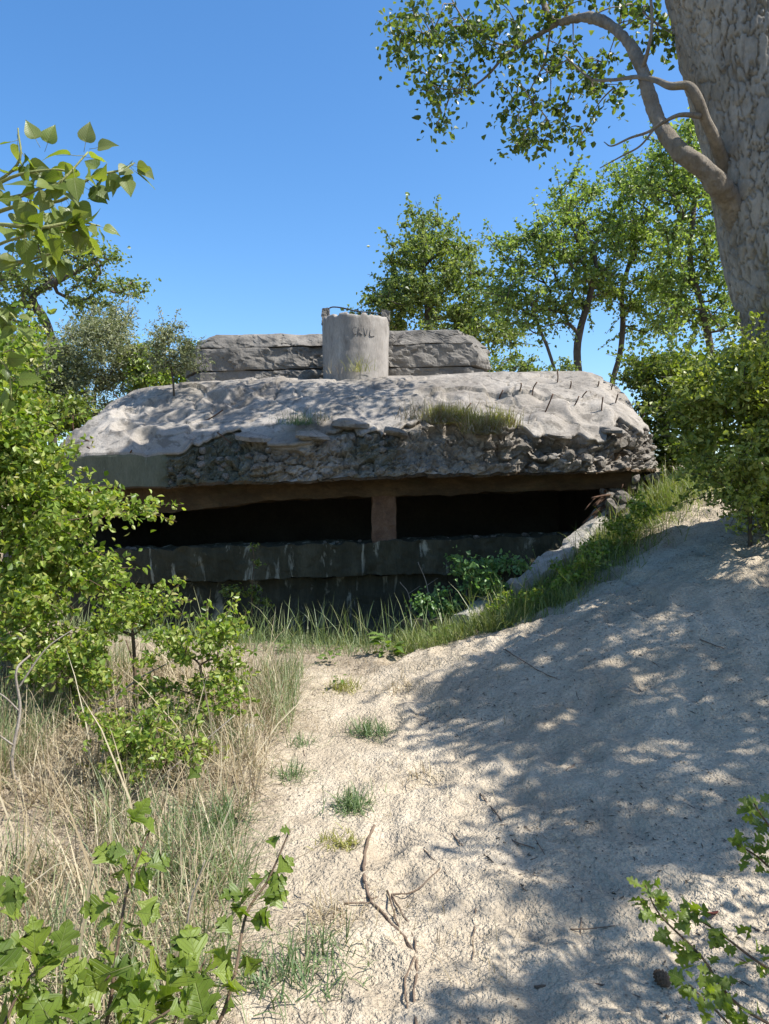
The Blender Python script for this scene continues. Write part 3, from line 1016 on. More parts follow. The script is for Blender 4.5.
for (x0, y0, x1, y1) in [(534, 394, 537, 382), (545, 412, 553, 394), (585, 397, 587, 391), (601, 411, 603, 397), (598, 386, 599, 381), (464, 412, 471, 403), (641, 421, 645, 413),
                         (557, 382, 557, 369), (202, 420, 223, 410), (98, 420, 99, 413), (72, 428, 73, 416), (232, 451, 231, 443), (131, 458, 132, 450), (86, 440, 93, 443), (88, 448, 92, 452), (118, 398, 114, 394), (570, 388, 571, 381), (616, 404, 618, 394), (630, 412, 633, 403), (520, 390, 521, 383), (575, 405, 579, 396), (500, 398, 503, 390), (612, 390, 613, 384)]:
    a = roof_at(x0, y0)
    b = W(x1, y1, a[1] - 0.03)
    rebar(a - (b - a) * 0.25, b)
for k in range(16):                               # rusted rods and strips sticking out of the broken right end
    a = A([2.6 + RCH.uniform(0, .35), 9.1, 1.35 + RCH.uniform(0, .5)])
    b = a + A([RCH.uniform(-.45, .1), RCH.uniform(-.3, 0), RCH.uniform(-.28, .05)])
    rebar(a, b, RCH.uniform(.006, .014), (a + b) / 2 + A([0, -.05, RCH.uniform(.0, .1)]))


# ------------------------------------------------------------------ foliage helpers
def leaf_cloud(g, C, size, rg, up=0.5, droop=0.2, aspect=0.62, six=True, outw=None, m=0):
    """leaf blades at the points C; two half blades folded along the midrib"""
    n = len(C)
    nrm_ = rg.normal(size=(n, 3)) * 0.75 + A([0, 0, up])
    if outw is not None:
        nrm_ = nrm_ + outw * 0.4
    nrm_ = unit(nrm_)
    dd = rg.normal(size=(n, 3)) + A([0, 0, -droop])
    if outw is not None:
        dd = dd + outw * 0.7
    dd = unit(dd - (dd * nrm_).sum(-1, keepdims=True) * nrm_)
    b = np.cross(nrm_, dd)
    l = (size * rg.uniform(0.65, 1.25, n))[:, None]
    w = l * aspect * rg.uniform(0.8, 1.15, n)[:, None]
    f = w * rg.uniform(0.05, 0.35, n)[:, None]
    curl = l * rg.uniform(-0.05, 0.22, n)[:, None]
    base = C - dd * l * 0.5
    tip = C + dd * l * 0.5 - nrm_ * curl
    if six:
        l1 = base + dd * l * 0.30 + b * w * 0.46 + nrm_ * f
        l2 = base + dd * l * 0.66 + b * w * 0.36 + nrm_ * (f * 0.8 - curl * 0.3)
        r1 = base + dd * l * 0.30 - b * w * 0.46 + nrm_ * f
        r2 = base + dd * l * 0.66 - b * w * 0.36 + nrm_ * (f * 0.8 - curl * 0.3)
        V = np.stack([base, r1, r2, tip, l2, l1], 1)
        i = np.arange(n)[:, None] * 6
        Q = np.concatenate([i + A([[0, 1, 2, 3]]), i + A([[0, 3, 4, 5]])])
        g.add(V, Q, None, m)
    else:
        l1 = base + dd * l * 0.42 + b * w * 0.5 + nrm_ * f
        r1 = base + dd * l * 0.42 - b * w * 0.5 + nrm_ * f
        V = np.stack([base, r1, tip, l1], 1)
        i = np.arange(n)[:, None] * 4
        T_ = np.concatenate([i + A([[0, 1, 2]]), i + A([[0, 2, 3]])])
        g.add(V, None, T_, m)


def grow(nodes, targets, rg, step=0.25, bow=0.12, upb=0.6):
    """attach each target to the nearest wood; returns list of chains (index lists), node array, parents"""
    N_ = [A(p) for p in nodes]
    par = [-1] + list(range(len(nodes) - 1))
    arr = np.zeros((len(nodes) + len(targets) * 24, 3))
    arr[:len(nodes)] = nodes
    n = len(nodes)
    order = np.argsort(np.min(np.linalg.norm(targets[:, None] - arr[None, :n], axis=-1), 1))
    chains = []
    for ti in order:
        t = targets[ti]
        dv = t - arr[:n]
        dist = np.linalg.norm(dv, axis=1)
        cost = dist + upb * np.maximum(0, 0.35 * dist - dv[:, 2])
        j = int(np.argmin(cost))
        a = arr[j]
        L_ = dist[j]
        m = int(min(22, max(2, round(L_ / step))))
        ctrl = (a + t) / 2 + rg.normal(size=3) * bow * L_ + A([0, 0, -0.08 * L_])
        idx = [j]
        prev = j
        for q in range(1, m + 1):
            s_ = q / m
            p = (1 - s_) ** 2 * a + 2 * s_ * (1 - s_) * ctrl + s_ * s_ * t
            arr[n] = p
            par.append(prev)
            prev = n
            idx.append(n)
            n += 1
        chains.append(idx)
    return arr[:n], par, chains


def wood(g, arr, par, chains, nb, base_r, tip_r, k=5, expo=0.42, m=0):
    cnt = np.zeros(len(arr))
    for c in chains:
        cnt[c[-1]] += 1
    for i in range(len(arr) - 1, 0, -1):
        if par[i] >= 0:
            cnt[par[i]] += cnt[i]
    rad = tip_r * np.maximum(cnt, 1) ** expo
    tot = rad[0] if rad[0] > 0 else 1
    sc_ = base_r / tot
    rad = np.maximum(tip_r, rad * (sc_ if sc_ > 0 else 1))
    g.tube(arr[:nb], rad[:nb], max(k, 8), m)
    for c in chains:
        r = rad[c].copy()
        r[0] = min(r[0], r[1] * 1.25)
        g.tube(arr[c], r, k, m, cap=False)
    return rad


def lobe_points(lobes, D, depth, n, rg):
    """targets spread through crown lobes given as (px, py, rx, ry) of the outline at distance D"""
    ar = A([max(1.0, l[2] * l[3]) for l in lobes], float)
    pick = rg.choice(len(lobes), n, p=ar / ar.sum())
    out = np.zeros((n, 3))
    for i, li in enumerate(pick):
        px, py, rx, ry = lobes[li][:4]
        v = unit(rg.normal(size=3)) * rg.uniform(0.25, 1.0) ** 0.5
        dd = D + v[1] * depth * min(1.0, (rx / 40.0) ** 0.5)
        c = W(px, py, dd)
        out[i] = c + A([v[0] * rx / FPX * D, 0, v[2] * ry / FPX * D])
    return out


def tree(name, label, cat, trunk, D, lobes, depth, n, per, lsize, lmat, seed, base_r, tip_r=0.008, wmat=None, group=None, base=None, spread=None,
         six=False, shoots=0, crown='crown', up=0.5, aspect=0.7, droop=0.2, step=0.3, k=5, gap=0.0):
    rg = np.random.default_rng(seed)
    tr = A([W(px, py, D) for px, py in trunk])
    b0 = tr[0].copy()
    b0[2] = gz(b0[0], b0[1]) - 0.05 if base is None else base
    if b0[2] < tr[0][2] - 0.05:
        tr = np.vstack([b0, tr])
    loc = tr[0]
    nodes = catmull(tr, max(8, int(np.linalg.norm(np.diff(tr, axis=0), axis=1).sum() / step)))
    tg = lobe_points(lobes, D, depth, n, rg)
    tg = tg[tg[:, 2] > b0[2] + 0.1]
    arr, par, ch = grow(nodes, tg, rg, step)
    root = thing(name, label, cat, loc, group)
    gw = Geo()
    wood(gw, arr, par, ch, len(nodes), base_r, tip_r, k)
    SH_, SO_ = [], []
    if shoots:
        cc = tg.mean(0)
        rel = (tg - cc) / tg.std(0)
        far_ = np.argsort(-np.linalg.norm(rel, axis=1))[:max(shoots * 2, 4)]
        for q in rg.choice(far_, shoots):
            o0 = unit(unit(rel[q]) * A([1, 1, .7]) + A([0, 0, .35]) + rg.normal(size=3) * .3)
            ln = (spread or .28) * rg.uniform(1.2, 3.0)
            st_ = np.linspace(0, 1, 6)[:, None]
            pth = tg[q] + o0 * ln * st_ + A([0, 0, -.25 * ln]) * st_ ** 2 + A([0, 0, .12 * ln]) * st_
            gw.tube(pth, np.linspace(tip_r, tip_r * .5, 6), 4, cap=False)
            m_ = int(max(6, ln / lsize * 3))
            tt_ = rg.uniform(.1, 1, m_)
            SH_.append(np.stack([np.interp(tt_, st_[:, 0], pth[:, a]) for a in range(3)], -1) + rg.normal(size=(m_, 3)) * lsize * .45)
    gw.build('trunk' if crown == 'crown' else 'stem', wmat or M['far_bark'], root, loc)
    sp_ = spread or 0.28
    C = np.repeat(tg, per, 0)
    off = rg.normal(size=C.shape)
    off = unit(off) * (np.abs(rg.normal(size=(len(C), 1))) * 0.75)
    C = C + off * sp_ * A([1, 1, 0.75])
    if gap > 0:
        C = C[fbm(C * (0.9 / sp_) * 0.35, 2, seed) > -1 + gap]
    gl = Geo()
    leaf_cloud(gl, C, lsize, rg, up=up, six=six, aspect=aspect, droop=droop, outw=unit(off)[:len(C)] if gap == 0 else None)
    if SH_:
        leaf_cloud(gl, np.vstack(SH_), lsize, rg, up=up, six=six, aspect=aspect, droop=droop)
    gl.build(crown, lmat, root, loc, smooth=False)
    return root


# ------------------------------------------------------------------ the big poplar on the right
TR_D = 7.2
PS = 7.2 / 7.6


def trunk_left(py):     # left outline of the trunk in the frame
    return np.interp(py, [-500, -250, -120, 0, 60, 110, 150, 200, 270, 330, 400, 480, 560], [580, 625, 658, 684, 701, 713, 721, 728, 742, 760, 782, 798, 805])


PB = A([4.45, TR_D + 0.2, gz(4.45, TR_D + 0.2) - 0.1])
poplar = thing('poplar_tree', 'huge leaning poplar with deeply furrowed grey trunk and a bent bough over the bunker', 'tree', PB)
zs = np.linspace(PB[2] - 0.1, 9.4, 470)
cl = []
for z in zs:
    py = 500 - FPX * (z - EYE) / TR_D
    xl = (trunk_left(py) - 384.5) / FPX * TR_D
    R_ = np.interp(z, [1, 2, 3.2, 5, 6.5, 9.4], [0.80, 0.68, 0.62, 0.59, 0.56, 0.36])
    cl.append((xl + R_, TR_D + 0.2 + 0.03 * (z - 3), z, R_))
cl = A(cl)
kk = np.ones(25) / 25
for q in (0, 3):
    cl[:, q] = np.convolve(np.r_[np.full(12, cl[0, q]), cl[:, q], np.full(12, cl[-1, q])], kk, 'valid')
th_ = np.linspace(0, 2 * np.pi, 380, endpoint=False)
P = np.stack([cl[:, 0:1] + cl[:, 3:4] * np.cos(th_), cl[:, 1:2] + cl[:, 3:4] * np.sin(th_), np.repeat(cl[:, 2:3], len(th_), 1)], -1)
nr_ = np.stack([np.cos(th_)[None] + 0 * cl[:, :1], np.sin(th_)[None] + 0 * cl[:, :1], 0 * P[..., 0]], -1)
q3 = P * A([1, 1, 0.3])
q3 = q3 + 0.07 * np.stack([fbm(P * A([5, 5, 3]), 3, 150), fbm(P * A([5, 5, 3]), 3, 151), 0.6 * fbm(P * 4, 3, 152)], -1)
f1, f2, ci = worley(q3 * 13.0, 153)
ridge = sstep(0.0, 0.09, f2 - f1)
bd = 0.04 * (ridge - 1) + 0.016 * (ci - 0.5) + 0.009 * fbm(P * A([20, 20, 9]), 4, 155)
bd += 0.035 * fbm(P * A([2.2, 2.2, 0.7]), 2, 156)
P = P + nr_ * bd[..., None]
g = Geo()
g.add(P, grid_faces(P.shape[0], P.shape[1], True))
trunk_o = g.build('trunk', M['bark'], poplar, PB)

LIMBS = [
    # (pixel path with distance and radius)
    [(772, 335, 7.85, .07), (756, 280, 7.82, .10), (743, 238, 7.78, .13), (732, 207, 7.68, .145), (717, 184, 7.5, .125), (700, 166, 7.45, .105), (680, 152, 7.45, .095), (662, 128, 7.5, .088), (651, 100, 7.55, .08), (643, 72, 7.6, .072), (630, 45, 7.7, .066), (612, 27, 7.8, .066), (592, 18, 7.9, .06), (572, 19, 8.0, .055), (557, 22, 8.0, .05), (545, 8, 8.0, .042), (533, -30, 8.0, .036), (510, -80, 8.1, .03), (480, -120, 8.2, .02)],
    [(557, 23, 8.0, .045), (538, 35, 8.0, .033), (520, 46, 8.0, .027), (503, 58, 8.0, .022), (487, 76, 8.05, .018), (466, 92, 8.1, .01)],
    [(515, 47, 8.0, .016), (496, 43, 8.0, .014), (474, 31, 7.95, .012), (460, 14, 7.9, .011), (450, -4, 7.9, .009)],
    [(742, 225, 7.85, .06), (732, 188, 7.78, .075), (722, 160, 7.66, .08), (714, 138, 7.5, .07), (706, 121, 7.4, .06), (697, 98, 7.3, .06), (688, 86, 7.3, .05), (670, 86, 7.3, .042), (655, 80, 7.35, .034), (637, 77, 7.5, .026), (612, 80, 7.7, .02), (590, 78, 7.8, .016), (565, 56, 7.9, .011)],
    [(700, 116, 7.35, .035), (680, 115, 7.3, .024), (664, 122, 7.3, .019), (648, 132, 7.3, .016), (630, 138, 7.3, .013), (612, 146, 7.35, .009), (604, 142, 7.4, .005)],
    [(655, 128, 7.3, .013), (640, 146, 7.3, .011), (622, 156, 7.35, .009), (600, 168, 7.4, .006)],
    [(640, 76, 7.6, .03), (648, 50, 7.5, .022), (652, 20, 7.5, .018), (648, -30, 7.5, .015)],
    [(551, 24, 8.0, .018), (545, 60, 8.05, .013), (530, 90, 8.1, .009), (519, 112, 8.1, .005)],
]
limb_nodes = []


def limb_d(px, d):
    return d * PS + 1.5 * float(sstep(690, 500, px))


for L_ in LIMBS:
    pts = A([W(a, b, limb_d(a, c)) for a, b, c, r in L_])
    rr = A([r * PS for a, b, c, r in L_])
    n = len(pts) * (16 if rr[0] > 0.06 else 7)
    cpt = catmull(pts, n)
    rad = np.interp(np.linspace(0, len(rr) - 1, n), np.arange(len(rr)), rr)
    gg = Geo()
    k = 32 if rr[0] > 0.06 else 8
    gg.tube(cpt, 0.85 * rad * (1 + 0.03 * fbm(cpt * 3, 2, 159)), k)
    V = gg.V[0]
    if k == 32:
        cc = np.vstack([np.repeat(cpt, k, 0), cpt[-1:], cpt[:1]])
        nn = unit(V - cc)
        f1, f2, ci = worley(V * A([11, 11, 6]) + 0.5 * fbm(V * 6, 2, 163)[:, None], 164)
        V = V + nn * (0.010 * (sstep(0, .12, f2 - f1) - 1) + 0.008 * fbm(V * 13, 3, 165) + 0.007 * fbm(V * 4, 2, 166))[:, None]
    gg.V[0] = V
    gg.build('bough' if k == 32 else 'branch', M['limb'], poplar, PB)
    limb_nodes.append(cpt[::2] if k == 32 else cpt)
LN = np.vstack(limb_nodes)
rg = np.random.default_rng(21)
seen_lobes = [(430, 20, 34, 40), (408, 50, 20, 22), (450, 75, 30, 24), (430, 90, 12, 25), (500, 20, 40, 40), (470, 40, 30, 30), (530, 70, 35, 30), (520, 110, 22, 22), (550, 110, 28, 22), (528, 145, 14, 22), (515, 135, 14, 10),
              (575, 62, 32, 34), (600, 92, 24, 18), (570, 130, 22, 12), (650, 12, 30, 14), (610, 60, 12, 12), (590, -6, 50, 12), (665, 40, 14, 22), (612, 5, 30, 8), (535, 10, 30, 25), (395, 18, 12, 16), (440, 118, 8, 14)]
tg = []
for (px, py, rx, ry) in seen_lobes:
    for k in range(int(3 + rx * ry / 85)):
        v = unit(rg.normal(size=3)) * rg.uniform(0.2, 1) ** 0.5
        dd = limb_d(px, 8.0 + v[1] * 0.75 + 0.7 * (px > 560))
        tg.append(W(px, py, dd) + A([v[0] * rx / FPX * 9.6, 0, v[2] * ry / FPX * 9.6]))
tg = A(tg)
# grow on the visible boughs: attach to limb nodes
keep = LN[6:]
arr = np.zeros((len(keep) + len(tg) * 10, 3))
arr[:len(keep)] = keep
n = len(keep)
gt = Geo()
for t in tg[np.argsort(np.min(np.linalg.norm(tg[:, None] - keep[None], axis=-1), 1))]:
    dv = t - arr[:n]
    dist = np.linalg.norm(dv, axis=1)
    j = int(np.argmin(dist + 0.4 * np.maximum(0, dv[:, 0] + 0.1)))
    a = arr[j]
    L_ = dist[j]
    ctrl = (a + t) / 2 + rg.normal(size=3) * 0.12 * L_ + A([0, 0, 0.10 * L_])
    s_ = np.linspace(0, 1, 7)[:, None]
    pth = (1 - s_) ** 2 * a + 2 * s_ * (1 - s_) * ctrl + s_ ** 2 * t
    arr[n:n + 6] = pth[1:]
    n += 6
    gt.tube(pth, np.linspace(0.008, 0.0035, 7) * (1 + min(1.0, L_)), 4, cap=False)
tag(gt.build('twigs', M['limb'], poplar, PB), kind='stuff')
C = np.repeat(tg, 17, 0)
off = unit(rg.normal(size=C.shape)) * np.abs(rg.normal(size=(len(C), 1)))
C = C + off * A([0.17, 0.2, 0.15]) + A([0, 0, -0.05])
g = Geo()
leaf_cloud(g, C, 0.075, rg, up=0.25, droop=1.0, aspect=0.82, six=True)
g.build('crown', M['poplar'], poplar, PB, smooth=False)

# upper crown (above and to the right of the frame): limbs rise from the top of the trunk
rg = np.random.default_rng(33)
tops = cl[-1, :3]
_k = int(np.argmin(np.abs(cl[:, 2] - 4.3)))
up_nodes = catmull([cl[_k, :3], A([5.0, 6.5, 4.9]), A([5.9, 5.3, 5.4]), A([6.6, 4.0, 5.9]), A([7.0, 2.6, 6.2])], 24)
def in_poly(x, y, poly):
    c = False
    for (x1, y1), (x2, y2) in zip(poly, poly[1:] + poly[:1]):
        if (y1 > y) != (y2 > y) and x < (x2 - x1) * (y - y1) / (y2 - y1) + x1:
            c = not c
    return c


# the low crown spreads over the path; its plan is the foot of the shade it throws, drawn back along the sunlight
foot_plan = [(.30, 1.6), (.45, 2.7), (.70, 3.6), (.22, 4.7), (.25, 5.4), (.75, 6.1), (1.3, 6.5), (3.3, 6.3), (4.6, 5.4), (4.6, 1.6)]
tg, dense_n = [], []
while len(tg) < 1250:
    fx, fy = rg.uniform(-.3, 4.7), 1.4 + 6.0 * rg.random() ** 1.25
    inside = in_poly(fx, fy, foot_plan)
    q = float(fbm(A([fx * 1.1, fy * 1.1, 3.0]), 3, 92))
    if inside and q < -0.5:
        continue
    if not inside and (rg.random() > (0.10 if fx > 1.3 else 0.035) or fx < 0.1):
        continue
    h_ = rg.uniform(3.9, 6.6)
    p = A([fx, fy, float(height0(fx, fy))]) + S * (h_ / S[2])
    if p[0] < 0.53 * p[1] + 0.9:
        continue
    tg.append(p)
    dense_n.append(25 if inside else 8)
tg = A(tg)
arr, par, ch = grow(up_nodes, tg, rg, 0.5)
g = Geo()
wood(g, arr, par, ch, len(up_nodes), 0.20, 0.010, 6)
g.build('upper_boughs', M['limb'], poplar, PB)
C = np.repeat(tg, A(dense_n), 0)
off = unit(rg.normal(size=C.shape)) * np.abs(rg.normal(size=(len(C), 1)))
C = C + off * A([0.19, 0.19, 0.16])
g = Geo()
leaf_cloud(g, C, 0.08, rg, up=0.5, droop=0.6, aspect=0.85, six=False)
g.build('upper_crown', M['poplar'], poplar, PB, smooth=False)

# ------------------------------------------------------------------ background trees
tree('broadleaf_tree', 'single rounded tree rising behind the concrete top tier', 'tree', [(432, 375), (430, 345), (427, 310), (424, 270), (424, 235)], 22,
     [(430, 272, 48, 50), (402, 288, 32, 40), (462, 288, 34, 45), (424, 235, 26, 24), (388, 308, 24, 24), (480, 318, 26, 25), (430, 325, 60, 25), (500, 345, 16, 24), (470, 340, 30, 20)], 1.7, 300, 62, 0.12, M['fardark'], 401, 0.11, 0.012, spread=0.32, shoots=120,
     group='trees behind the bunker')
tree('broadleaf_tree', 'forked tree with airy crown behind the right end of the roof', 'tree', [(580, 392), (577, 355), (580, 330), (590, 295), (596, 262), (585, 225)], 17,
     [(575, 198, 24, 28), (562, 232, 40, 34), (515, 253, 25, 22), (530, 286, 36, 26), (600, 250, 32, 36), (545, 318, 26, 18), (585, 288, 34, 24), (505, 300, 14, 20), (610, 280, 20, 20), (540, 250, 30, 20)], 1.3, 230, 44, 0.095, M['far'], 402, 0.085, 0.010, spread=0.27, shoots=120,
     group='trees behind the bunker')
tree('broadleaf_tree', 'thin slanting young tree left of the forked tree behind the roof', 'tree', [(557, 388), (549, 352), (538, 325), (530, 300)], 16.5,
     [(528, 300, 22, 18), (520, 322, 16, 10), (548, 335, 14, 8)], 0.6, 40, 26, 0.08, M['far'], 412, 0.035, 0.008, spread=0.22, group='trees behind the bunker')
tree('broadleaf_tree', 'slender tree with a curved bare stem next to the forked tree', 'tree', [(611, 392), (620, 355), (623, 320), (622, 290), (632, 255), (640, 220)], 18,
     [(640, 205, 32, 36), (622, 300, 18, 14), (655, 258, 28, 38), (655, 298, 26, 22), (630, 175, 18, 14), (625, 240, 18, 24), (640, 330, 14, 10)], 1.2, 170, 44, 0.095, M['far'], 403, 0.065, 0.010, spread=0.28, shoots=90,
     group='trees behind the bunker')
tree('broadleaf_tree', 'leafy tree seen just left of the huge leaning trunk', 'tree', [(712, 372), (708, 335), (700, 300), (690, 260), (695, 200)], 16,
     [(690, 155, 34, 40), (700, 215, 32, 34), (678, 262, 28, 34), (720, 255, 18, 50), (660, 180, 24, 26), (700, 305, 26, 24), (670, 318, 18, 18), (730, 310, 20, 25)], 1.2, 250, 46, 0.095, M['far'], 404, 0.075, 0.010, spread=0.28, shoots=90,
     group='trees behind the bunker')
tree('broadleaf_tree', 'dark spreading tree behind the hanging poplar sprig at left', 'tree', [(52, 352), (50, 335), (44, 318), (32, 296), (60, 280), (95, 262)], 15,
     [(25, 268, 34, 26), (95, 258, 26, 18), (70, 285, 36, 22), (120, 285, 30, 9), (20, 312, 24, 16), (75, 243, 28, 16), (90, 310, 28, 16), (40, 245, 34, 22), (10, 290, 26, 26), (130, 290, 22, 8)], 0.9, 210, 34, 0.075, M['fardark'], 405, 0.085, 0.010, spread=0.2)
tree('willow_shrub', 'grey-green dense willow bush by the left end of the roof', 'shrub', [(95, 425), (95, 395), (98, 365)], 13.4,
     [(95, 352, 46, 34), (60, 372, 38, 34), (104, 326, 30, 18), (130, 368, 20, 24), (40, 385, 40, 34), (80, 395, 50, 25), (20, 350, 30, 30)], 0.9, 560, 62, 0.075, M['willow'], 406, 0.03, 0.006, spread=0.22, shoots=120, crown='foliage', aspect=0.34)
tree('leafy_shrub', 'bright green shrub between the grey willow and the roof sapling', 'shrub', [(148, 410), (148, 385), (148, 370)], 13.0,
     [(150, 362, 20, 20), (152, 382, 24, 16), (187, 372, 16, 14), (190, 355, 10, 10)], 0.5, 120, 40, 0.07, M['bush'], 407, 0.03, 0.006, spread=0.17, crown='foliage')
rp = roof_at(175, 396)
tree('willow_sapling', 'small grey-green sapling growing out of the roof, left', 'sapling', [(174, 396), (173, 380), (170, 360), (168, 335)], rp[1],
     [(170, 346, 22, 24), (165, 332, 12, 12), (182, 360, 16, 14), (156, 364, 12, 12)], 0.35, 130, 34, 0.045, M['willow'], 408, 0.014, 0.004, shoots=30, spread=0.12, base=rp[2] - 0.03, aspect=0.4, step=0.15)
tree('leafy_shrub', 'green thicket filling the gap left of the roof tip', 'shrub', [(40, 450), (40, 430), (40, 410)], 12.2,
     [(40, 415, 34, 24), (70, 412, 22, 18), (10, 400, 30, 40), (85, 425, 12, 10)], 0.6, 200, 44, 0.07, M['bushdark'], 414, 0.03, 0.005, spread=0.2, crown='foliage', six=True, shoots=40)
tree('leafy_shrub', 'dark low bush peeping over the right of the roof', 'shrub', [(500, 395), (500, 375), (503, 362)], 14.8,
     [(498, 368, 20, 12), (540, 372, 26, 8), (520, 360, 14, 10), (565, 368, 12, 8)], 0.5, 70, 30, 0.07, M['fardark'], 409, 0.03, 0.006, spread=0.16, crown='foliage', base=2.1)
tree('leafy_shrub', 'tall dark green bush where the path turns round the bunker', 'shrub', [(668, 470), (668, 430), (672, 390)], 10.8,
     [(668, 385, 34, 34), (655, 420, 20, 28), (690, 375, 30, 28), (672, 450, 18, 18), (640, 372, 16, 18), (690, 430, 30, 40)], 0.8, 300, 40, 0.065, M['bushdark'], 410, 0.025, 0.005, spread=0.19, shoots=90, crown='foliage', six=True)
tree('leafy_shrub', 'big rounded sunlit bush at the foot of the huge poplar', 'shrub', [(750, 520), (745, 450), (742, 400)], 6.9,
     [(738, 385, 48, 36), (715, 425, 36, 32), (765, 380, 40, 36), (760, 440, 40, 40), (730, 465, 34, 24), (790, 430, 40, 60), (700, 395, 26, 24), (762, 362, 34, 12), (745, 492, 30, 16), (770, 500, 30, 22), (790, 510, 30, 30)], 0.7, 420, 44, 0.052, M['bush2'], 411, 0.02, 0.004, spread=0.18, shoots=220, crown='foliage', six=True)
tree('leafy_shrub', 'low green plants on the right edge of the path below the big bush', 'shrub', [(765, 528), (765, 510)], 7.3,
     [(765, 505, 20, 12), (740, 500, 22, 9), (790, 515, 30, 20)], 0.4, 60, 22, 0.045, M['bushdark'], 413, 0.02, 0.004, spread=0.12, crown='foliage', six=True)

# ------------------------------------------------------------------ bushes at left
tree('leafy_shrub', 'large bright green bush covering the left end of the viewing slit', 'shrub', [(30, 650), (32, 590), (36, 520), (40, 440)], 5.6,
     [(10, 425, 30, 40), (5, 375, 26, 26), (35, 475, 36, 34), (40, 530, 44, 36), (100, 505, 32, 9), (25, 580, 46, 24), (85, 572, 38, 16), (8, 480, 30, 50), (135, 512, 10, 5), (110, 598, 24, 8), (-40, 480, 50, 110), (20, 350, 22, 14), (15, 605, 40, 14), (70, 498, 20, 12)], 0.8, 560, 36, 0.052, M['bush'], 420, 0.018, 0.003,
     spread=0.15, shoots=330, crown='foliage', six=True, wmat=M['twig'], step=0.18)
tree('leafy_shrub', 'knee-high green shrub on sand in front of the dark pit wall', 'shrub', [(210, 735), (205, 700), (200, 665)], 4.9,
     [(195, 640, 40, 18), (215, 680, 26, 26), (165, 655, 30, 14), (160, 700, 20, 24), (185, 720, 26, 22), (230, 625, 16, 10), (225, 705, 14, 12)], 0.35, 105, 20, 0.042, M['bush'], 421, 0.012, 0.003,
     spread=0.09, shoots=50, crown='foliage', six=True, wmat=M['twig'], step=0.12)
tree('leafy_shrub', 'sparse small shrub with brownish twigs under the large left bush', 'shrub', [(135, 680), (134, 650), (132, 625)], 5.2,
     [(132, 620, 28, 12), (105, 630, 26, 10), (75, 650, 18, 10), (60, 640, 30, 14), (150, 605, 24, 10), (25, 620, 30, 14)], 0.4, 90, 18, 0.042, M['bush'], 422, 0.012, 0.003,
     spread=0.1, shoots=50, crown='foliage', six=True, wmat=M['twig'], step=0.12)
tree('elder_shrub', 'blue-green elder shrub in the pit below the slit pillar', 'shrub', [(470, 622), (470, 600), (472, 580)], 7.75,
     [(475, 578, 30, 16), (440, 602, 24, 12), (502, 562, 16, 8), (520, 566, 8, 6), (460, 560, 12, 7), (425, 606, 16, 10), (490, 590, 20, 10)], 0.35, 110, 22, 0.05, M['elder'], 423, 0.014, 0.004,
     spread=0.10, crown='foliage', six=True, wmat=M['green_twig'], step=0.14)
tree('young_sapling', 'thin upright sapling against the wall under the slit', 'sapling', [(252, 612), (252, 585), (254, 560), (252, 545)], 8.4,
     [(253, 560, 5, 16), (248, 588, 14, 6), (232, 592, 16, 5), (262, 600, 12, 5)], 0.15, 26, 14, 0.045, M['bushdark'], 424, 0.008, 0.003, spread=0.06, six=True, wmat=M['twig'], step=0.12)
tree('leafy_shrub', 'low yellow-green shrub on the bank right of the elder shrub', 'shrub', [(520, 618), (520, 600)], 7.3,
     [(520, 600, 24, 9), (500, 612, 22, 7), (545, 590, 16, 7)], 0.25, 46, 16, 0.04, M['bush'], 425, 0.008, 0.003, spread=0.08, crown='foliage', six=True, wmat=M['green_twig'], step=0.12)


tree('leafy_shrub', 'yellow-green leafy plants high on the bank near the bunker corner', 'shrub', [(622, 545), (622, 530)], 8.1,
     [(620, 528, 18, 10), (600, 548, 18, 8), (640, 510, 14, 9)], 0.25, 50, 16, 0.045, M['bush'], 428, 0.008, 0.003, spread=0.09, shoots=20, crown='foliage', six=True, wmat=M['green_twig'], step=0.12)
tree('leafy_shrub', 'leafy green plants halfway along the bank beside the path', 'shrub', [(575, 588), (575, 575)], 7.45,
     [(572, 574, 16, 8), (555, 588, 16, 7), (590, 562, 12, 7)], 0.22, 44, 16, 0.042, M['bush'], 429, 0.008, 0.003, spread=0.08, shoots=20, crown='foliage', six=True, wmat=M['green_twig'], step=0.12)
tree('leafy_shrub', 'sprawling low green shrub spreading through the dry grass', 'shrub', [(165, 800), (165, 770), (165, 740)], 4.2,
     [(160, 745, 34, 22), (130, 760, 26, 16), (185, 765, 26, 18), (110, 730, 20, 10), (200, 735, 16, 12), (150, 715, 22, 12)], 0.35, 60, 16, 0.04, M['bush'], 426, 0.010, 0.003,
     spread=0.09, shoots=60, crown='foliage', six=True, wmat=M['twig'], step=0.12)
tree('leafy_shrub', 'thin leafy suckers near the dead forked branch', 'shrub', [(70, 705), (70, 685), (70, 665)], 4.9,
     [(70, 660, 26, 12), (40, 675, 20, 10), (90, 680, 20, 12), (15, 650, 22, 12)], 0.3, 70, 16, 0.045, M['bush'], 427, 0.008, 0.003,
     spread=0.09, shoots=40, crown='foliage', six=True, wmat=M['twig'], step=0.12)

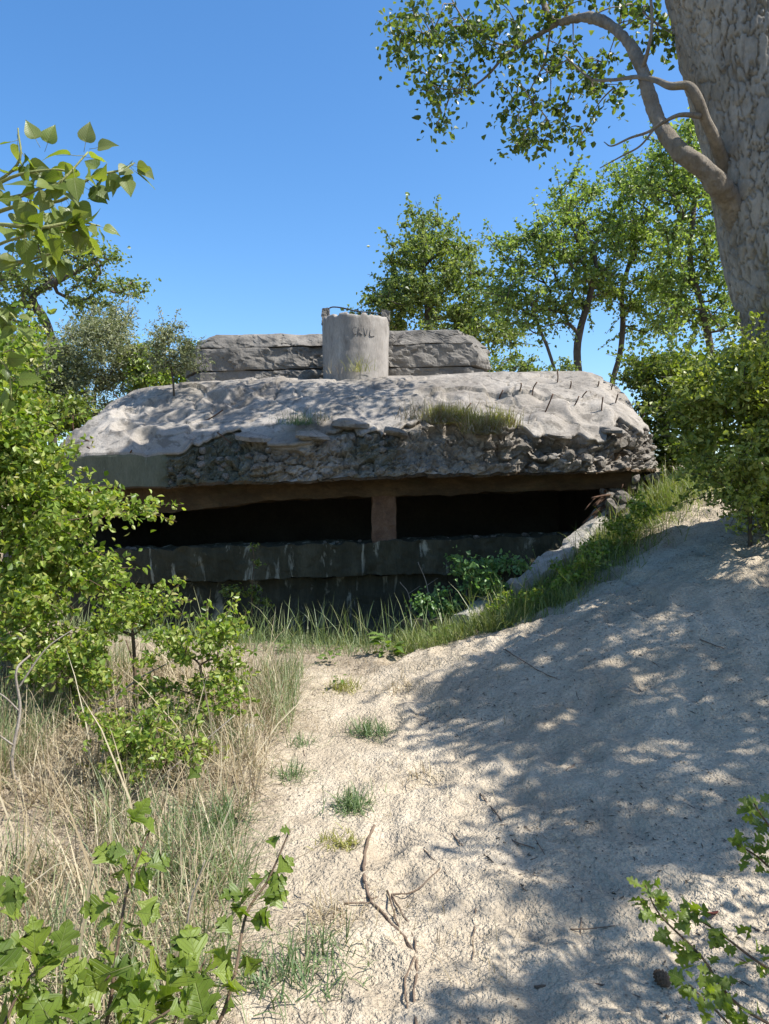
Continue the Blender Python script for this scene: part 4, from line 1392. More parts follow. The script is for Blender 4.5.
# ------------------------------------------------------------------ grasses
def blades(g, B, length, width, rg, lean=0.35, curve=0.5, az=None, m=0):
    n = len(B)
    a = rg.uniform(0, 2 * np.pi, n) if az is None else az + rg.normal(size=n) * 0.5
    h = np.stack([np.cos(a), np.sin(a), 0 * a], -1)
    s_ = np.stack([-np.sin(a), np.cos(a), 0 * a], -1)
    tw = rg.uniform(-0.8, 0.8, n)[:, None]
    s_ = s_ * np.cos(tw) + h * np.sin(tw)
    L_ = (length * rg.uniform(0.5, 1.2, n))[:, None]
    w = (width * rg.uniform(0.6, 1.3, n))[:, None]
    ln = np.abs(rg.normal(size=n))[:, None] * lean
    cv = np.abs(rg.normal(size=n))[:, None] * curve
    up_ = A([0, 0, 1.0])
    pts = []
    for t in (0, 0.4, 0.75, 1.0):
        ang_ = np.minimum(ln + cv * t, 1.75)
        pts.append(B + L_ * t * (h * np.sin(ang_) + up_ * np.cos(ang_)))
    V = np.stack([pts[0] - s_ * w * .5, pts[0] + s_ * w * .5, pts[1] - s_ * w * .45, pts[1] + s_ * w * .45, pts[2] - s_ * w * .3, pts[2] + s_ * w * .3, pts[3]], 1)
    i = np.arange(n)[:, None] * 7
    Q = np.concatenate([i + A([[0, 1, 3, 2]]), i + A([[2, 3, 5, 4]])])
    T_ = i + A([[4, 5, 6]])
    g.add(V, Q, T_, m)


def on_ground(x, y):
    return np.stack([x, y, height(x, y) - 0.01], -1)


rg = np.random.default_rng(50)
# dry grass, foreground left
n = 17000
x, y = rg.uniform(-3.4, 0.1, n), rg.uniform(1.5, 6.2, n)
p = np.stack([x, y, 0 * x], -1)
keep = (litter_at(x, y) + 0.45 * fbm(p * 1.4, 3, 70) > 0.40) & (x < -0.52 - 0.035 * y)
B = on_ground(x[keep], y[keep])
g = Geo()
blades(g, B, 0.36, 0.0045, rg, 0.7, 0.7)
cut = rg.random(len(B)) < 0.45
blades(g, B[cut] + A([0, 0, .03]), 0.34, 0.005, rg, 1.5, 0.5)
blades(g, B[rg.random(len(B)) < 0.03], 0.75, 0.0075, rg, 0.6, 0.5)
tag(g.build('dry_grass', M['straw'], smooth=False), 'tangle of dry straw-coloured grass in the left foreground', 'grass', kind='stuff')
n = 18000
x, y = rg.uniform(-3.2, 0.0, n), rg.uniform(1.5, 6.4, n)
p = np.stack([x, y, 0 * x], -1)
keep = (fbm(p * 1.7, 3, 72) > -0.3) & (x < -0.42 - 0.04 * y)
B = on_ground(x[keep], y[keep])
g = Geo()
blades(g, B, 0.36, 0.0045, rg, 0.35, 0.45)
tag(g.build('green_grass', M['marram'], smooth=False), 'grey-green grass blades standing among the dry straw', 'grass', kind='stuff')
# thin remains and seedlings scattered on the sand
n = 6500
x, y = rg.uniform(-1.2, 0.9, n), rg.uniform(2.0, 7.2, n)
p = np.stack([x, y, 0 * x], -1)
keep = (fbm(p * 2.3, 3, 74) + 0.9 * (litter_at(x, y) - 0.45) > 0.1)
B = on_ground(x[keep], y[keep])
g = Geo()
blades(g, B, 0.10, 0.003, rg, 1.1, 0.6)
tag(g.build('sparse_straw', M['straw'], smooth=False), 'thin scattered dry straw lying on the open sand', 'straw', kind='stuff')
# marram in the pit
n = 1100
x, y = rg.uniform(-3.4, 0.9, n), rg.uniform(7.3, 8.3, n)
B = on_ground(x, y)
g = Geo()
blades(g, B, 0.48, 0.008, rg, 0.25, 0.45)
n = 2600
x, y = rg.uniform(-3.2, 0.7, n), rg.uniform(7.0, 7.9, n)
blades(g, on_ground(x, y), 0.2, 0.006, rg, 0.5, 0.6)
tag(g.build('marram_grass', M['marram'], smooth=False), 'upright grey-green marram grass filling the shaded pit', 'grass', kind='stuff')
# grass bank along the wing wall and round the corner of the bunker
n = 11000
t = rg.uniform(-0.45, 1.05, n)
o_ = np.abs(rg.normal(size=n)) * 0.34 + 0.16
q = WA[None] + (WB - WA)[None] * t[:, None] + WN[None] * o_[:, None]
q[:, 0] += 0.04 * rg.normal(size=n)
B = on_ground(q[:, 0], q[:, 1])
g = Geo()
blades(g, B, 0.24, 0.006, rg, 0.5, 0.7)
blades(g, B[::14], 0.48, 0.007, rg, 0.35, 0.5)
n = 3000
x, y = rg.uniform(0.1, 1.8, n), rg.uniform(6.9, 7.5, n)
ok = (y > 6.75 + 0.18 * x + 0.12 * fbm(np.stack([x, y, 0 * x], -1) * 2.2, 2, 75))
blades(g, on_ground(x[ok], y[ok]), 0.2, 0.005, rg, 0.45, 0.6)
tag(g.build('bank_grass', M['grass'], smooth=False), 'yellow-green grass strip on the bank between pit and path', 'grass', kind='stuff')
# crumbs of leaf and bark on the path
n = 26000
x, y = rg.uniform(-0.6, 4.6, n), rg.uniform(1.9, 9.4, n)
p = np.stack([x, y, 0 * x], -1)
ok = (fbm(p * 1.2, 3, 77) + 0.5 * sstep(0.4, 1.6, x) > 0.15) & (x < 0.25 * y + 2.2)
B = on_ground(x[ok], y[ok]) + A([0, 0, 0.014])
g = Geo()
cut = rg.random(len(B)) < 0.6
leaf_cloud(g, B[cut], 0.011, rg, up=2.5, droop=0, aspect=0.6, six=False)
leaf_cloud(g, B[~cut][::2], 0.020, rg, up=2.5, droop=0, aspect=0.4, six=False)
leaf_cloud(g, B[::17], 0.055, rg, up=4, droop=0, aspect=0.09, six=False)
tag(g.build('leaf_litter', M['litter'], smooth=False), 'dark crumbs of leaf and bark strewn over the sandy path', 'litter', kind='stuff')
# grass at the right edge of the path
n = 1800
x, y = rg.uniform(3.6, 5.6, n), rg.uniform(5.8, 9.6, n)
ok = x > 0.47 * y + 0.1 * fbm(np.stack([x, y, 0 * x], -1) * 2.2, 2, 76) - 0.02
blades_g = Geo()
blades(blades_g, on_ground(x[ok], y[ok]), 0.26, 0.006, rg, 0.4, 0.6)
tag(blades_g.build('verge_grass', M['grass'], smooth=False), 'shaded grass fringe under the bush at the right of the path', 'grass', kind='stuff')


def tuft(name, label, loc, n, length, spread, mat, seed, width=0.005, lean=0.6, group=None, sy=1.0):
    r = np.random.default_rng(seed)
    loc = A(loc, float)
    B = loc + np.stack([r.normal(size=n) * spread, r.normal(size=n) * spread * sy, 0 * r.normal(size=n)], -1)
    g = Geo()
    blades(g, B, length, width, r, lean * 1.2, 0.7)
    root = thing(name, label, 'grass tuft', loc, group)
    tag(g.build('blades', mat, root, loc, smooth=False), kind='stuff')
    return root


p = roof_at(452, 445)
r = np.random.default_rng(8)
root = thing('grass_tuft', 'wide yellow-green grass clump hanging over the broken roof edge', 'grass tuft', p)
g, g2 = Geo(), Geo()
B = A([roof_at(px, py) for px, py in zip(r.uniform(428, 506, 260), r.uniform(422, 446, 260))])
B = np.repeat(B, 9, 0) + r.normal(size=(2340, 3)) * A([.06, .05, .01])
blades(g, B + A([0, -.06, .02]), 0.2, 0.006, r, 0.45, 0.7, az=-1.57)
B = A([roof_at(px, py) for px, py in zip(r.uniform(416, 508, 90), r.uniform(436, 450, 90))])
B = np.repeat(B, 12, 0) + r.normal(size=(1080, 3)) * A([.09, .04, .01])
blades(g2, B + A([0, -.12, .03]), 0.28, 0.006, r, 1.25, 0.8, az=-1.57)
tag(g.build('blades', M['ytuft'], root, p, smooth=False), kind='stuff')
tag(g2.build('dry_blades', M['straw'], root, p, smooth=False), kind='stuff')
p = roof_at(302, 428)
tuft('grass_tuft', 'small green tuft with dark roots on the roof between broken plates', p + A([0, -.08, .03]), 260, 0.2, 0.11, M['tuft'], 501, lean=0.7)
p = roof_at(322, 424)
tuft('grass_tuft', 'small dry brown tuft beside the green one on the roof', p + A([0, -.08, .03]), 160, 0.15, 0.08, M['straw'], 502, lean=0.9)
p = roof_at(360, 376)
tuft('grass_tuft', 'sparse thin grass growing at the foot of the curved shield', (W(360, 372, 10.4)[0], 10.42, p[2] + 0.02), 60, 0.26, 0.10, M['ytuft'], 503, 0.006, 0.25, sy=0.4)
p = roof_at(330, 376)
tuft('grass_tuft', 'few pale stalks left of the grass at the shield foot', (W(330, 372, 10.4)[0], 10.45, p[2] + 0.02), 14, 0.22, 0.10, M['straw'], 504, 0.006, 0.3, sy=0.4)
p = roof_at(480, 410)
tuft('grass_tuft', 'hair-thin dry stalks standing above the wide roof clump', p, 40, 0.28, 0.2, M['straw'], 505, 0.003, 0.2, sy=0.5)
for k, (px, py, lab, n, L_, sp_, mt) in enumerate([
        (370, 733, 'dense blue-green tuft on sand, the farther of two', 230, .13, .06, 'tuft'), (354, 808, 'dense blue-green tuft on sand, the nearer of two', 250, .12, .055, 'tuft'),
        (341, 845, 'small yellow-green tuft just below the blue-green one', 170, .07, .05, 'ytuft'), (345, 690, 'short yellow-green tuft near the broad-leaved weed', 200, .12, .07, 'ytuft'),
        (290, 778, 'thin green tuft beside the dry grass, right of the knee-high shrub', 110, .12, .06, 'tuft'), (300, 745, 'faint tuft of short grass on open sand', 90, .1, .06, 'tuft'),
        (175, 890, 'tall blue-green clump standing in the dry grass', 330, .30, .10, 'tuft'), (215, 830, 'blue-green clump at the edge of the dry grass', 260, .24, .09, 'tuft'),
        (265, 985, 'sparse green tuft by the lower leaves at bottom left', 150, .16, .08, 'tuft'), (320, 965, 'flat grass tuft left of the forked root', 130, .14, .09, 'tuft'),
        (400, 690, 'straggly dry tuft on the sand below the weed', 120, .14, .10, 'straw'), (325, 925, 'brown withered tuft above the flat grass tuft', 140, .10, .08, 'straw'),
        (425, 780, 'few wiry blades on bright sand left of the tree shadow', 40, .12, .06, 'straw')]):
    tuft('grass_tuft', lab, G(px, py), n, L_, sp_, M[mt], 520 + k)


# ------------------------------------------------------------------ leaves that can be told apart
def blade_mesh(name, outline, mat, fold=0.18, curl=0.25, wave=0.03, seed=0):
    """outline = (along, half width) pairs of a unit-length leaf lying in XY, stalk at the origin, tip towards +X"""
    r = np.random.default_rng(seed)
    V, Q, T_ = [], [], []
    n = len(outline)
    for k, (u, w) in enumerate(outline):
        zc = -curl * u * u
        um = min(max(q_[0] for q_ in outline[:k + 1]), 0.98) if k else 0
        for s_ in (-1, -.5, 0, .5, 1):
            q = abs(s_)
            V.append((um + (u - um) * q, s_ * w, zc + fold * w * (1.5 * q - .5 * q * q) + wave * r.normal() * q))
    for k in range(n - 1):
        for j in range(4):
            a = k * 5 + j
            Q.append((a, a + 1, a + 6, a + 5))
    g = Geo()
    g.add(A(V), [q[::-1] for q in Q])
    # stalk
    g.tube(A([(-0.45, 0, 0.06), (-0.2, 0, 0.01), (0.0, 0, 0), (0.5, 0, -curl * .25 - .004)]), [0.014, 0.012, 0.012, 0.006], 4, 1)
    o = g.build('tmp', [mat, M['green_twig']])
    d_ = o.data
    d_.name = name
    bpy.data.objects.remove(o)
    return d_


deltoid = [(0.0, 0.0), (0.02, 0.24), (0.12, 0.37), (0.26, 0.42), (0.42, 0.38), (0.58, 0.28), (0.74, 0.17), (0.88, 0.07), (1.0, 0.0)]
lobed = [(0.0, 0.0), (0.12, 0.08), (0.26, 0.20), (0.34, 0.44), (0.46, 0.40), (0.47, 0.22), (0.56, 0.20), (0.64, 0.38), (0.76, 0.32), (0.78, 0.17), (0.86, 0.16), (0.93, 0.12), (1.0, 0.0)]
maple = [(0.0, 0.0), (0.1, 0.05), (0.25, 0.12), (0.38, 0.22), (0.52, 0.40), (0.66, 0.47), (0.70, 0.40), (0.58, 0.19), (0.66, 0.17), (0.82, 0.30), (0.88, 0.26), (0.86, 0.13), (0.94, 0.10), (1.0, 0.0)]
ovate = [(0.0, 0.0), (0.08, 0.16), (0.25, 0.28), (0.45, 0.30), (0.65, 0.25), (0.85, 0.12), (1.0, 0.0)]
LM = {'deltoid': [blade_mesh('poplar_leaf', deltoid, M['popnear'], 0.15 + .1 * k, 0.1 + 0.15 * k, 0.015, k) for k in range(3)],
      'lobed': [blade_mesh('hawthorn_leaf', lobed, M['sprig'], 0.2 + .1 * k, 0.15 * k + .05, 0.015, 5 + k) for k in range(3)],
      'maple': [blade_mesh('lobed_leaf', maple, M['sprig'], 0.15 + .12 * k, 0.2 * k + .05, 0.02, 10 + k) for k in range(3)],
      'ovate': [blade_mesh('weed_leaf', ovate, M['weed'], 0.2 + .1 * k, 0.2 * k + .1, 0.02, 15 + k) for k in range(3)]}


def put_leaf(kind, base, at_, direction, nrm_, size, parent, rg, wid=1.0):
    dv = unit(A(direction, float))
    nv = A(nrm_, float)
    nv = unit(nv - (nv @ dv) * dv)
    bv = np.cross(nv, dv)
    o = link('leaf', LM[kind][rg.integers(3)], parent)
    R3 = Matrix(((dv[0], bv[0], nv[0]), (dv[1], bv[1], nv[1]), (dv[2], bv[2], nv[2]))).to_4x4()
    pos = A(at_) - A(base) + dv * size * 0.45
    o.matrix_local = Matrix.Translation([float(v) for v in pos]) @ R3 @ Matrix.Diagonal((size, size * wid, size, 1))
    return o


def twig_run(g, pts, r0, r1, k=5, m=0):
    c = catmull(pts, max(6, len(pts) * 5))
    g.tube(c, np.linspace(r0, r1, len(c)), k, m)
    return c


# --- poplar sapling whose sprig hangs into the upper left
rg = np.random.default_rng(61)
pb = A([-1.75, 1.9, gz(-1.75, 1.9) - 0.03])
pop2 = thing('poplar_sapling', 'poplar sapling with large heart-shaped leaves hanging into the upper left', 'sapling', pb)
g = Geo()
stem = twig_run(g, [pb, pb + A([.05, .02, .8]), pb + A([.15, 0, 1.6]), pb + A([.3, .02, 2.3]), pb + A([.35, .05, 3.0])], 0.022, 0.008, 8)
g.build('stem', M['green_twig'], pop2, pb)
tw_defs = [
    [(-120, 250, 1.95), (-40, 225, 1.85), (20, 205, 1.8), (62, 200, 1.78), (90, 178, 1.78), (122, 170, 1.8), (134, 163, 1.82)],
    [(-120, 240, 1.9), (-30, 196, 1.8), (17, 165, 1.75), (18, 128, 1.75)],
    [(-60, 205, 1.85), (10, 198, 1.7), (40, 188, 1.65), (60, 182, 1.62), (88, 152, 1.65)],
    [(-120, 260, 1.9), (-50, 250, 1.8), (10, 262, 1.75), (45, 255, 1.7), (70, 250, 1.7)],
    [(-120, 280, 1.9), (-50, 300, 1.9), (5, 310, 1.9), (22, 330, 1.9)],
    [(-100, 200, 1.8), (-40, 150, 1.8), (-12, 120, 1.8), (-4, 100, 1.8)],
    [(-60, 230, 1.8), (0, 225, 1.6), (38, 228, 1.6), (75, 222, 1.62), (100, 226, 1.65)],
    [(-100, 330, 1.95), (-30, 350, 1.95), (5, 365, 1.95), (12, 400, 1.95)],
    [(-110, 270, 2.0), (-40, 262, 1.95), (10, 240, 1.9), (60, 232, 1.9), (85, 240, 1.92)],
    [(-110, 250, 1.9), (-50, 220, 1.75), (5, 180, 1.7), (50, 170, 1.7), (72, 172, 1.7)]]
ends = []
for td in tw_defs:
    g = Geo()
    pts = A([W(*t) for t in td])
    j = int(np.argmin(np.linalg.norm(stem - (pts[0] + A([0, 0, -.25])), axis=1)))
    c = twig_run(g, np.vstack([stem[j], pts]), 0.007, 0.0018)
    ends.append(c)
    g.build('twig', M['green_twig'], pop2, pb)
for ci_, c in enumerate(ends):
    n = {0: 24, 1: 12, 2: 20, 3: 24, 4: 16, 5: 2, 6: 30, 7: 14, 8: 24, 9: 22}[ci_]
    m0 = int(len(c) * 0.42)
    for k in range(n):
        i = m0 + int((len(c) - 1 - m0) * (k + rg.uniform(0, 1)) / n)
        out = unit(rg.normal(size=3) * A([1, .8, .6]) + A([.25, -.1, -.55]))
        nv = rg.normal(size=3) * .7 + A([.5, -.5, .6])
        put_leaf('deltoid', pb, c[i], out, nv, rg.uniform(.032, .058), pop2, rg, rg.uniform(.85, 1.1))
for (px, py, d_, dx, dz) in [(134, 163, 1.82, .9, -.7), (124, 172, 1.8, .3, -.9), (84, 152, 1.65, .2, .7), (90, 150, 1.66, .6, .1), (45, 152, 1.72, .3, .7), (40, 148, 1.7, -.3, .7)]:
    put_leaf('deltoid', pb, W(px, py, d_), (dx, -.15, dz), (.4, -.9, .4), .045, pop2, rg)

# --- shrub at the lower left with glossy lobed leaves
rg = np.random.default_rng(62)
sb = A([-0.72, 0.95, gz(-.72, .95) - 0.02])
shr = thing('young_shrub', 'young shrub with glossy lobed leaves at the bottom left', 'shrub', sb)
g = Geo()
tips = []
for td in [[(20, 1200, 1.2), (60, 1080, 1.25), (90, 1000, 1.3), (110, 975, 1.3)], [(20, 1200, 1.2), (0, 1060, 1.2), (20, 990, 1.25), (50, 960, 1.3)], [(40, 1200, 1.2), (140, 1080, 1.25), (185, 1000, 1.3), (205, 960, 1.35)],
           [(40, 1200, 1.2), (100, 1050, 1.3), (120, 930, 1.4), (130, 880, 1.45), (150, 830, 1.5)], [(60, 1200, 1.2), (200, 1050, 1.3), (232, 985, 1.35), (246, 915, 1.45), (268, 880, 1.5), (290, 830, 1.55)],
           [(20, 1200, 1.2), (-30, 1000, 1.3), (-15, 920, 1.35), (5, 890, 1.4)], [(40, 1200, 1.2), (70, 1080, 1.15), (140, 1030, 1.18), (170, 1010, 1.2)], [(30, 1200, 1.2), (30, 1080, 1.15), (60, 1030, 1.15)]]:
    g = Geo()
    tips.append(twig_run(g, np.vstack([sb, [W(*t) for t in td]]), 0.005, 0.0018))
    g.build('stem', M['twig'], shr, sb)
spots = [(98, 990, 1.3, 0), (112, 972, 1.3, 0), (60, 1005, 1.27, 0), (125, 1000, 1.28, 0), (140, 1012, 1.24, 0), (85, 1010, 1.26, 0), (40, 975, 1.28, 0), (15, 985, 1.26, 0), (5, 1005, 1.24, 0), (25, 1012, 1.24, 0), (58, 955, 1.31, 0), (35, 950, 1.32, 0), (195, 958, 1.34, 0), (202, 1010, 1.28, 0),
         (170, 985, 1.3, 0), (155, 1000, 1.28, 0), (180, 1015, 1.24, 0), (228, 965, 1.36, 0), (240, 905, 1.46, 0), (246, 915, 1.45, 0), (130, 885, 1.44, 0), (128, 868, 1.46, 0), (150, 828, 1.5, 0), (135, 818, 1.5, 0), (112, 860, 1.46, 0), (146, 832, 1.5, 1), (268, 880, 1.5, 1),
         (288, 830, 1.55, 1), (274, 845, 1.53, 1), (190, 777, 1.62, 1), (6, 890, 1.4, 0), (0, 900, 1.38, 0), (105, 1015, 1.22, 0), (70, 985, 1.28, 0), (50, 1020, 1.2, 0), (120, 1020, 1.2, 0), (160, 1022, 1.2, 0), (20, 955, 1.3, 0), (80, 1022, 1.18, 0), (0, 975, 1.26, 0), (150, 975, 1.3, 0)]
for (px, py, d_, sm) in spots:
    out = unit(A([rg.normal() * .7 + .15, rg.normal() * .5, rg.normal() * .5 + .35]))
    nv = rg.normal(size=3) * .6 + A([.5, -.3, .75])
    sz = (.036 if sm else .066) * rg.uniform(.8, 1.25)
    put_leaf('maple' if rg.random() < .7 else 'lobed', sb, W(px, py, d_) - out * sz * .7, out, nv, sz, shr, rg, rg.uniform(.8, 1.1))
for c in tips:
    for k in range(24):
        i = int(len(c) * rg.uniform(.5, .93)) - 1
        out = unit(A([rg.normal(), rg.normal() * .6, rg.normal() * .5 + .2]))
        put_leaf('maple', sb, c[i], out, rg.normal(size=3) * .4 + A([.4, -.4, .8]), rg.uniform(.03, .055), shr, rg)

# --- hawthorn at the lower right: sprigs reach into the frame, the bush itself stands beside the viewer
rg = np.random.default_rng(63)
hb = A([2.3, 1.25, gz(2.3, 1.25) - 0.03])
haw = thing('hawthorn_bush', 'hawthorn whose leafy sprigs reach in at the lower right', 'shrub', hb)
g = Geo()
n0 = catmull([hb, hb + A([.05, .05, .7]), hb + A([.2, .1, 1.5]), hb + A([.3, .1, 2.4])], 10)
tg = []
while len(tg) < 170:
    v = rg.uniform(-1, 1, 3)
    if v @ v > 1:
        continue
    p = A([2.55, 1.35, 1.75]) + v * A([1.15, 1.25, 1.25])
    if p[0] < 0.53 * p[1] + 0.22:
        continue
    tg.append(p)
tg = A(tg)
arr, par, ch = grow(n0, tg, rg, 0.2)
wood(g, arr, par, ch, len(n0), 0.05, 0.004, 5)
g.build('stem', M['twig'], haw, hb)
C = np.repeat(tg, 26, 0)
C = C + rg.normal(size=C.shape) * 0.1
C = C[(C[:, 0] > 0.515 * C[:, 1] + 0.10)]
g = Geo()
leaf_cloud(g, C, 0.045, rg, up=.6, six=True, aspect=.75)
g.build('foliage', M['bush'], haw, hb, smooth=False)
g = Geo()
runs = []
for td in [[(1000, 1080, 1.7), (860, 1060, 1.72), (745, 1010, 1.75), (700, 955, 1.8), (660, 915, 1.82), (645, 885, 1.85)], [(860, 1060, 1.72), (790, 985, 1.78), (755, 960, 1.8), (715, 930, 1.83), (680, 910, 1.85)], [(1000, 1080, 1.7), (850, 1090, 1.65), (760, 1050, 1.66), (715, 1010, 1.7), (690, 985, 1.72)],
           [(1000, 900, 1.9), (850, 890, 1.9), (790, 850, 1.92), (765, 820, 1.95), (752, 800, 1.97)], [(850, 890, 1.9), (790, 880, 1.9), (755, 855, 1.92), (738, 845, 1.93)]]:
    g = Geo()
    runs.append(twig_run(g, [W(*t) for t in td], 0.005, 0.0015))
    g.build('twig', M['twig'], haw, hb)
g = Geo()
twig_run(g, [n0[3], (n0[3] + W(1000, 1080, 1.7)) / 2 + A([0, 0, .05]), W(1000, 1080, 1.7)], 0.009, 0.005)
twig_run(g, [n0[4], (n0[4] + W(1000, 900, 1.9)) / 2 + A([0, 0, .05]), W(1000, 900, 1.9)], 0.009, 0.005)
g.build('sprig_twigs', M['twig'], haw, hb)
for ri, c in enumerate(runs):
    n = [70, 40, 46, 34, 26][ri]
    m0 = int(len(c) * .35)
    for k in range(n):
        i = m0 + int((len(c) - 1 - m0) * (k + .5) / n)
        out = unit(rg.normal(size=3) * A([1, .8, .6]) + A([-.35, 0, .35]))
        nv = rg.normal(size=3) * .5 + A([.4, -.4, .85])
        put_leaf('lobed', hb, c[i] + rg.normal(size=3) * .006, out, nv, rg.uniform(.026, .042), haw, rg, rg.uniform(.9, 1.2))

# --- broad-leaved weeds on the sand
rg = np.random.default_rng(64)
for k, (px, py, n, sz, lab) in enumerate([(388, 655, 26, .11, 'broad-leaved weed at the sand edge, largest of its kind'), (330, 665, 14, .08, 'broad-leaved weed left of the largest one'), (325, 622, 14, .09, 'leafy weed in the grass before the slit pillar'),
                                          (355, 620, 12, .08, 'leafy weed in the grass right below the slit pillar'), (440, 640, 14, .08, 'pale leafy weed under the elder shrub'), (262, 640, 14, .07, 'leafy weed beside the knee-high shrub'),
                                          (340, 688, 10, .06, 'tiny weed in the short yellow-green tuft'), (300, 628, 14, .07, 'small weed at the pit edge left of the slit pillar'), (285, 650, 12, .06, 'low weed on sand just right of the knee-high shrub'), (415, 628, 16, .09, 'green weed at the foot of the pale stalks'),
                                          (360, 640, 12, .07, 'weed just above the largest broad-leaved one'), (590, 560, 16, .08, 'leafy weed high on the grass bank near the wing wall'), (560, 590, 16, .08, 'yellow-green weed halfway along the grass bank'), (480, 628, 14, .08, 'leafy weed at the lower end of the grass bank'), (625, 545, 14, .08, 'topmost leafy weed of the grass bank')]):
    c = G(px, py)
    wd = thing('broadleaf_weed', lab, 'weed', c, 'weeds along the sand edge')
    for q in range(n):
        a = rg.uniform(0, 6.28)
        up_ = rg.uniform(.15, 1.2)
        h_ = rg.uniform(0, 1) ** 1.5 * sz * 1.6
        out = (math.cos(a), math.sin(a), up_ * .6)
        put_leaf('ovate', c, c + A([math.cos(a), math.sin(a), 0]) * rg.uniform(0, sz * .5) + A([0, 0, h_]), out, (rg.normal() * .3, rg.normal() * .3, 1), sz * rg.uniform(.6, 1.1), wd, rg)

# ------------------------------------------------------------------ roots, sticks, small things on the sand
def ground_stick(name, label, pix, r0, r1, mat, lift=0.0, cat='stick', group=None, extra=(), seed=0):
    r = np.random.default_rng(seed)
    first = G(*pix[0])
    root = thing(name, label, cat, first, group)
    for qi, pl in enumerate([pix] + list(extra)):
        pts = []
        for px, py in pl:
            q = G(px, py)
            pts.append(q + A([0, 0, r0 * .35 + lift]))
        c = catmull(pts, max(8, len(pts) * 6))
        c = c + 0.004 * np.stack([fbm(c * 25 + 3 * k, 2, seed + k) for k in range(3)], -1)
        f = 1.0 if qi == 0 else .55
        g = Geo()
        g.tube(c, np.linspace(r0, r1, len(c)) * f * (1 + .12 * r.normal(size=len(c))), 7)
        g.build('stem' if qi == 0 else 'side_branch', mat, root, first)
    return root


ground_stick('exposed_root', 'dark forked root lying bare on the bright sand', [(374, 826), (366, 850), (364, 880), (372, 903), (392, 925), (408, 945), (416, 970), (414, 1000), (416, 1040)], .0075, .005, M['root'], cat='root',
             extra=([(392, 896), (405, 920), (415, 945), (416, 965)], [(370, 900), (392, 896), (415, 893), (440, 870)], [(414, 960), (405, 985), (408, 1010)], [(345, 905), (372, 903)], [(388, 892), (398, 925), (412, 950)]), seed=31)
for k, (pl, r_) in enumerate([([(480, 795), (500, 820), (512, 840), (535, 850)], .006), ([(500, 826), (525, 828), (545, 855)], .004), ([(452, 834), (466, 852)], .005), ([(424, 850), (446, 875)], .004), ([(476, 910), (472, 960)], .004), ([(575, 765), (566, 772)], .007),
                              ([(465, 785), (470, 800)], .006), ([(582, 900), (580, 935)], .004), ([(570, 930), (615, 928)], .004), ([(505, 650), (540, 672), (560, 680)], .006), ([(640, 690), (668, 735)], .005), ([(575, 680), (578, 700)], .006), ([(535, 990), (600, 985), (640, 1000)], .006),
                              ([(280, 700), (300, 735), (305, 760)], .006), ([(450, 720), (480, 712)], .005), ([(640, 655), (660, 668)], .006), ([(530, 860), (560, 850)], .004), ([(700, 640), (725, 650)], .006)]):
    places = ['beside the forked root, bent', 'crossing the bent twig near the shadow edge', 'short and straight right of the forked root', 'thin above the right fork of the root', 'upright-lying at the shadow edge near the bottom', 'reddish in the dappled shade', 'dark at the left edge of the shade',
              'thin in the deep shade near the lower sprig', 'level in the shade left of the lower sprig', 'long in the shade below the grass bank', 'slanting across the middle of the shaded path', 'short near the lit sand ridge', 'long and pale near the bottom edge', 'curved below the knee-high shrub', 'level on bright sand below the bank',
              'small on the upper path', 'short above the bottom shade', 'small at the right of the path']
    ground_stick('twig', 'thin fallen twig, ' + places[k], pl, r_ * .75, r_ * .4, M['root'], group='twigs on the sand', cat='twig', seed=40 + k)
# bleached sticks standing and lying in the dry grass
def free_stick(label, pts, r0, r1, mat, base, extra=()):
    root = thing('dead_branch', label, 'branch', base, 'dead branches in the dry grass')
    for qi, pl in enumerate([pts] + list(extra)):
        g = Geo()
        c = catmull(pl, len(pl) * 6)
        f = 1 if qi == 0 else .5
        g.tube(c, np.linspace(r0, r1, len(c)) * f, 7)
        g.build('stem' if qi == 0 else 'side_branch', mat, root, base)


b0 = G(18, 790)
free_stick('bleached forked dead branch standing at the left edge', [b0, W(12, 760, b0[1]), W(20, 710, b0[1] + .05), W(16, 672, b0[1] + .05), W(30, 655, b0[1] + .1)], .011, .005, M['dead'], b0,
           ([W(20, 712, b0[1] + .05), W(2, 695, b0[1]), W(-15, 690, b0[1])], [W(17, 690, b0[1] + .05), W(45, 650, b0[1] + .1), W(72, 630, b0[1] + .15)], [W(13, 745, b0[1]), W(-8, 730, b0[1])]))
b0 = G(75, 730)
free_stick('long pale dead stem leaning across the dry grass', [b0, W(100, 708, b0[1]), W(140, 678, b0[1] + .15), W(175, 660, b0[1] + .3)], .008, .004, M['dead'], b0, ([W(125, 690, b0[1] + .1), W(150, 700, b0[1] + .1)],))
b0 = G(150, 790)
free_stick('thin straight dead stalk pointing towards the sand', [b0, W(170, 770, b0[1]), W(200, 745, b0[1] + .1), W(235, 715, b0[1] + .2)], .005, .003, M['dead'], b0)
b0 = G(170, 1000)
free_stick('long straw-coloured stalk rising over the lower leaves', [b0, W(185, 950, b0[1]), W(190, 905, b0[1]), W(205, 860, b0[1])], .004, .002, M['dead'], b0)
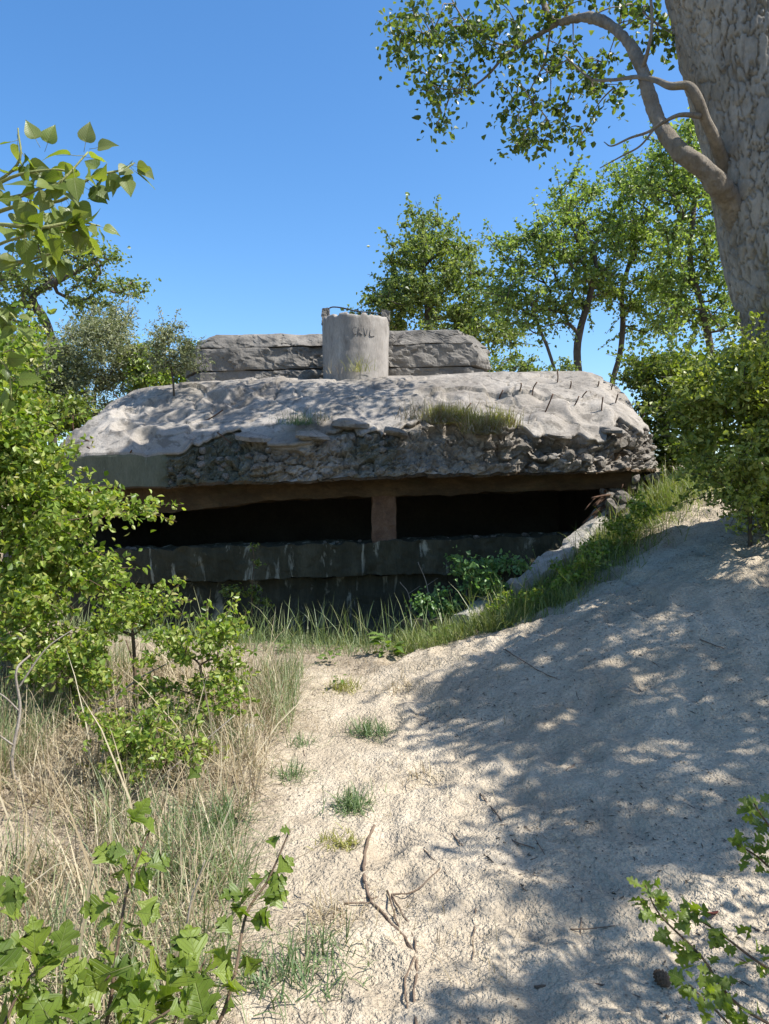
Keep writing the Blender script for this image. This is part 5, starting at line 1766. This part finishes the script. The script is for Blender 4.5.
b0 = G(135, 708)
free_stick('thin dark stem standing under the sparse small shrub', [b0, W(136, 690, b0[1]), W(132, 660, b0[1]), W(126, 640, b0[1])], .007, .004, M['twig'], b0)
for k, (px, py) in enumerate([(430, 592), (412, 600)]):
    b0 = G(px, 622)
    free_stick(['pale broken stalk standing left of the elder shrub', 'shorter pale stalk nearest the white drip on the wall'][k], [b0, W(px - 2, py, b0[1]), W(px - 12, py - 30 + 12 * k, b0[1])], .006, .003, M['dead'], b0, ([W(px - 4, py - 6, b0[1]), W(px + 8, py - 14, b0[1])],))

# pale stone, dark cone, dry red leaf
p = G(250, 728)
st = put('stone', stone_mesh('stone', M['stone'], 900, .55), p + A([0, 0, .012]), (.05, .035, .035), (0, 0, .3), None, (0, 0, 0))
tag(st, 'small whitish stone lying right of the knee-high shrub', 'stone')
p = G(663, 986)
g = Geo()
for k in range(9):
    for j in range(8):
        a = j / 8 * 6.283 + k * .4
        t = k / 8
        r_ = .018 * math.sin(.35 + t * 2.5)
        c = A([r_ * math.cos(a), (t - .5) * .055, .016 + r_ * math.sin(a)])
        o_ = A([math.cos(a), .9, math.sin(a)]) * .008
        s_ = A([-math.sin(a), 0, math.cos(a)]) * .007
        g.add(A([c - s_, c + s_, c + o_ + s_ * .4, c + o_ - s_ * .4, c + o_ * .3 + A([0, .004, 0])]), [(0, 1, 2, 3)], [(0, 4, 1)])
g.tube(A([(0, -.028, .016), (0, 0, .016), (0, .03, .016)]), [.008, .013, .004], 8)
o = g.build('fallen_cone', M['twig'], smooth=False)
o.location = [float(v) for v in p]
o.rotation_euler = (0, 0, .3)
tag(o, 'small dark cone lying on shaded sand by the lower right sprig', 'cone')
p = G(717, 917)
rl = blade_mesh('dry_leaf', ovate, M['redleaf'], .3, .5, .03, 77)
o = link('fallen_leaf', rl)
o.location = [float(v) for v in p + A([0, 0, .012])]
o.scale = (.06, .08, .06)
o.rotation_euler = (.1, .1, 2.0)
tag(o, 'small dark red dry leaf on the shaded sand', 'leaf')
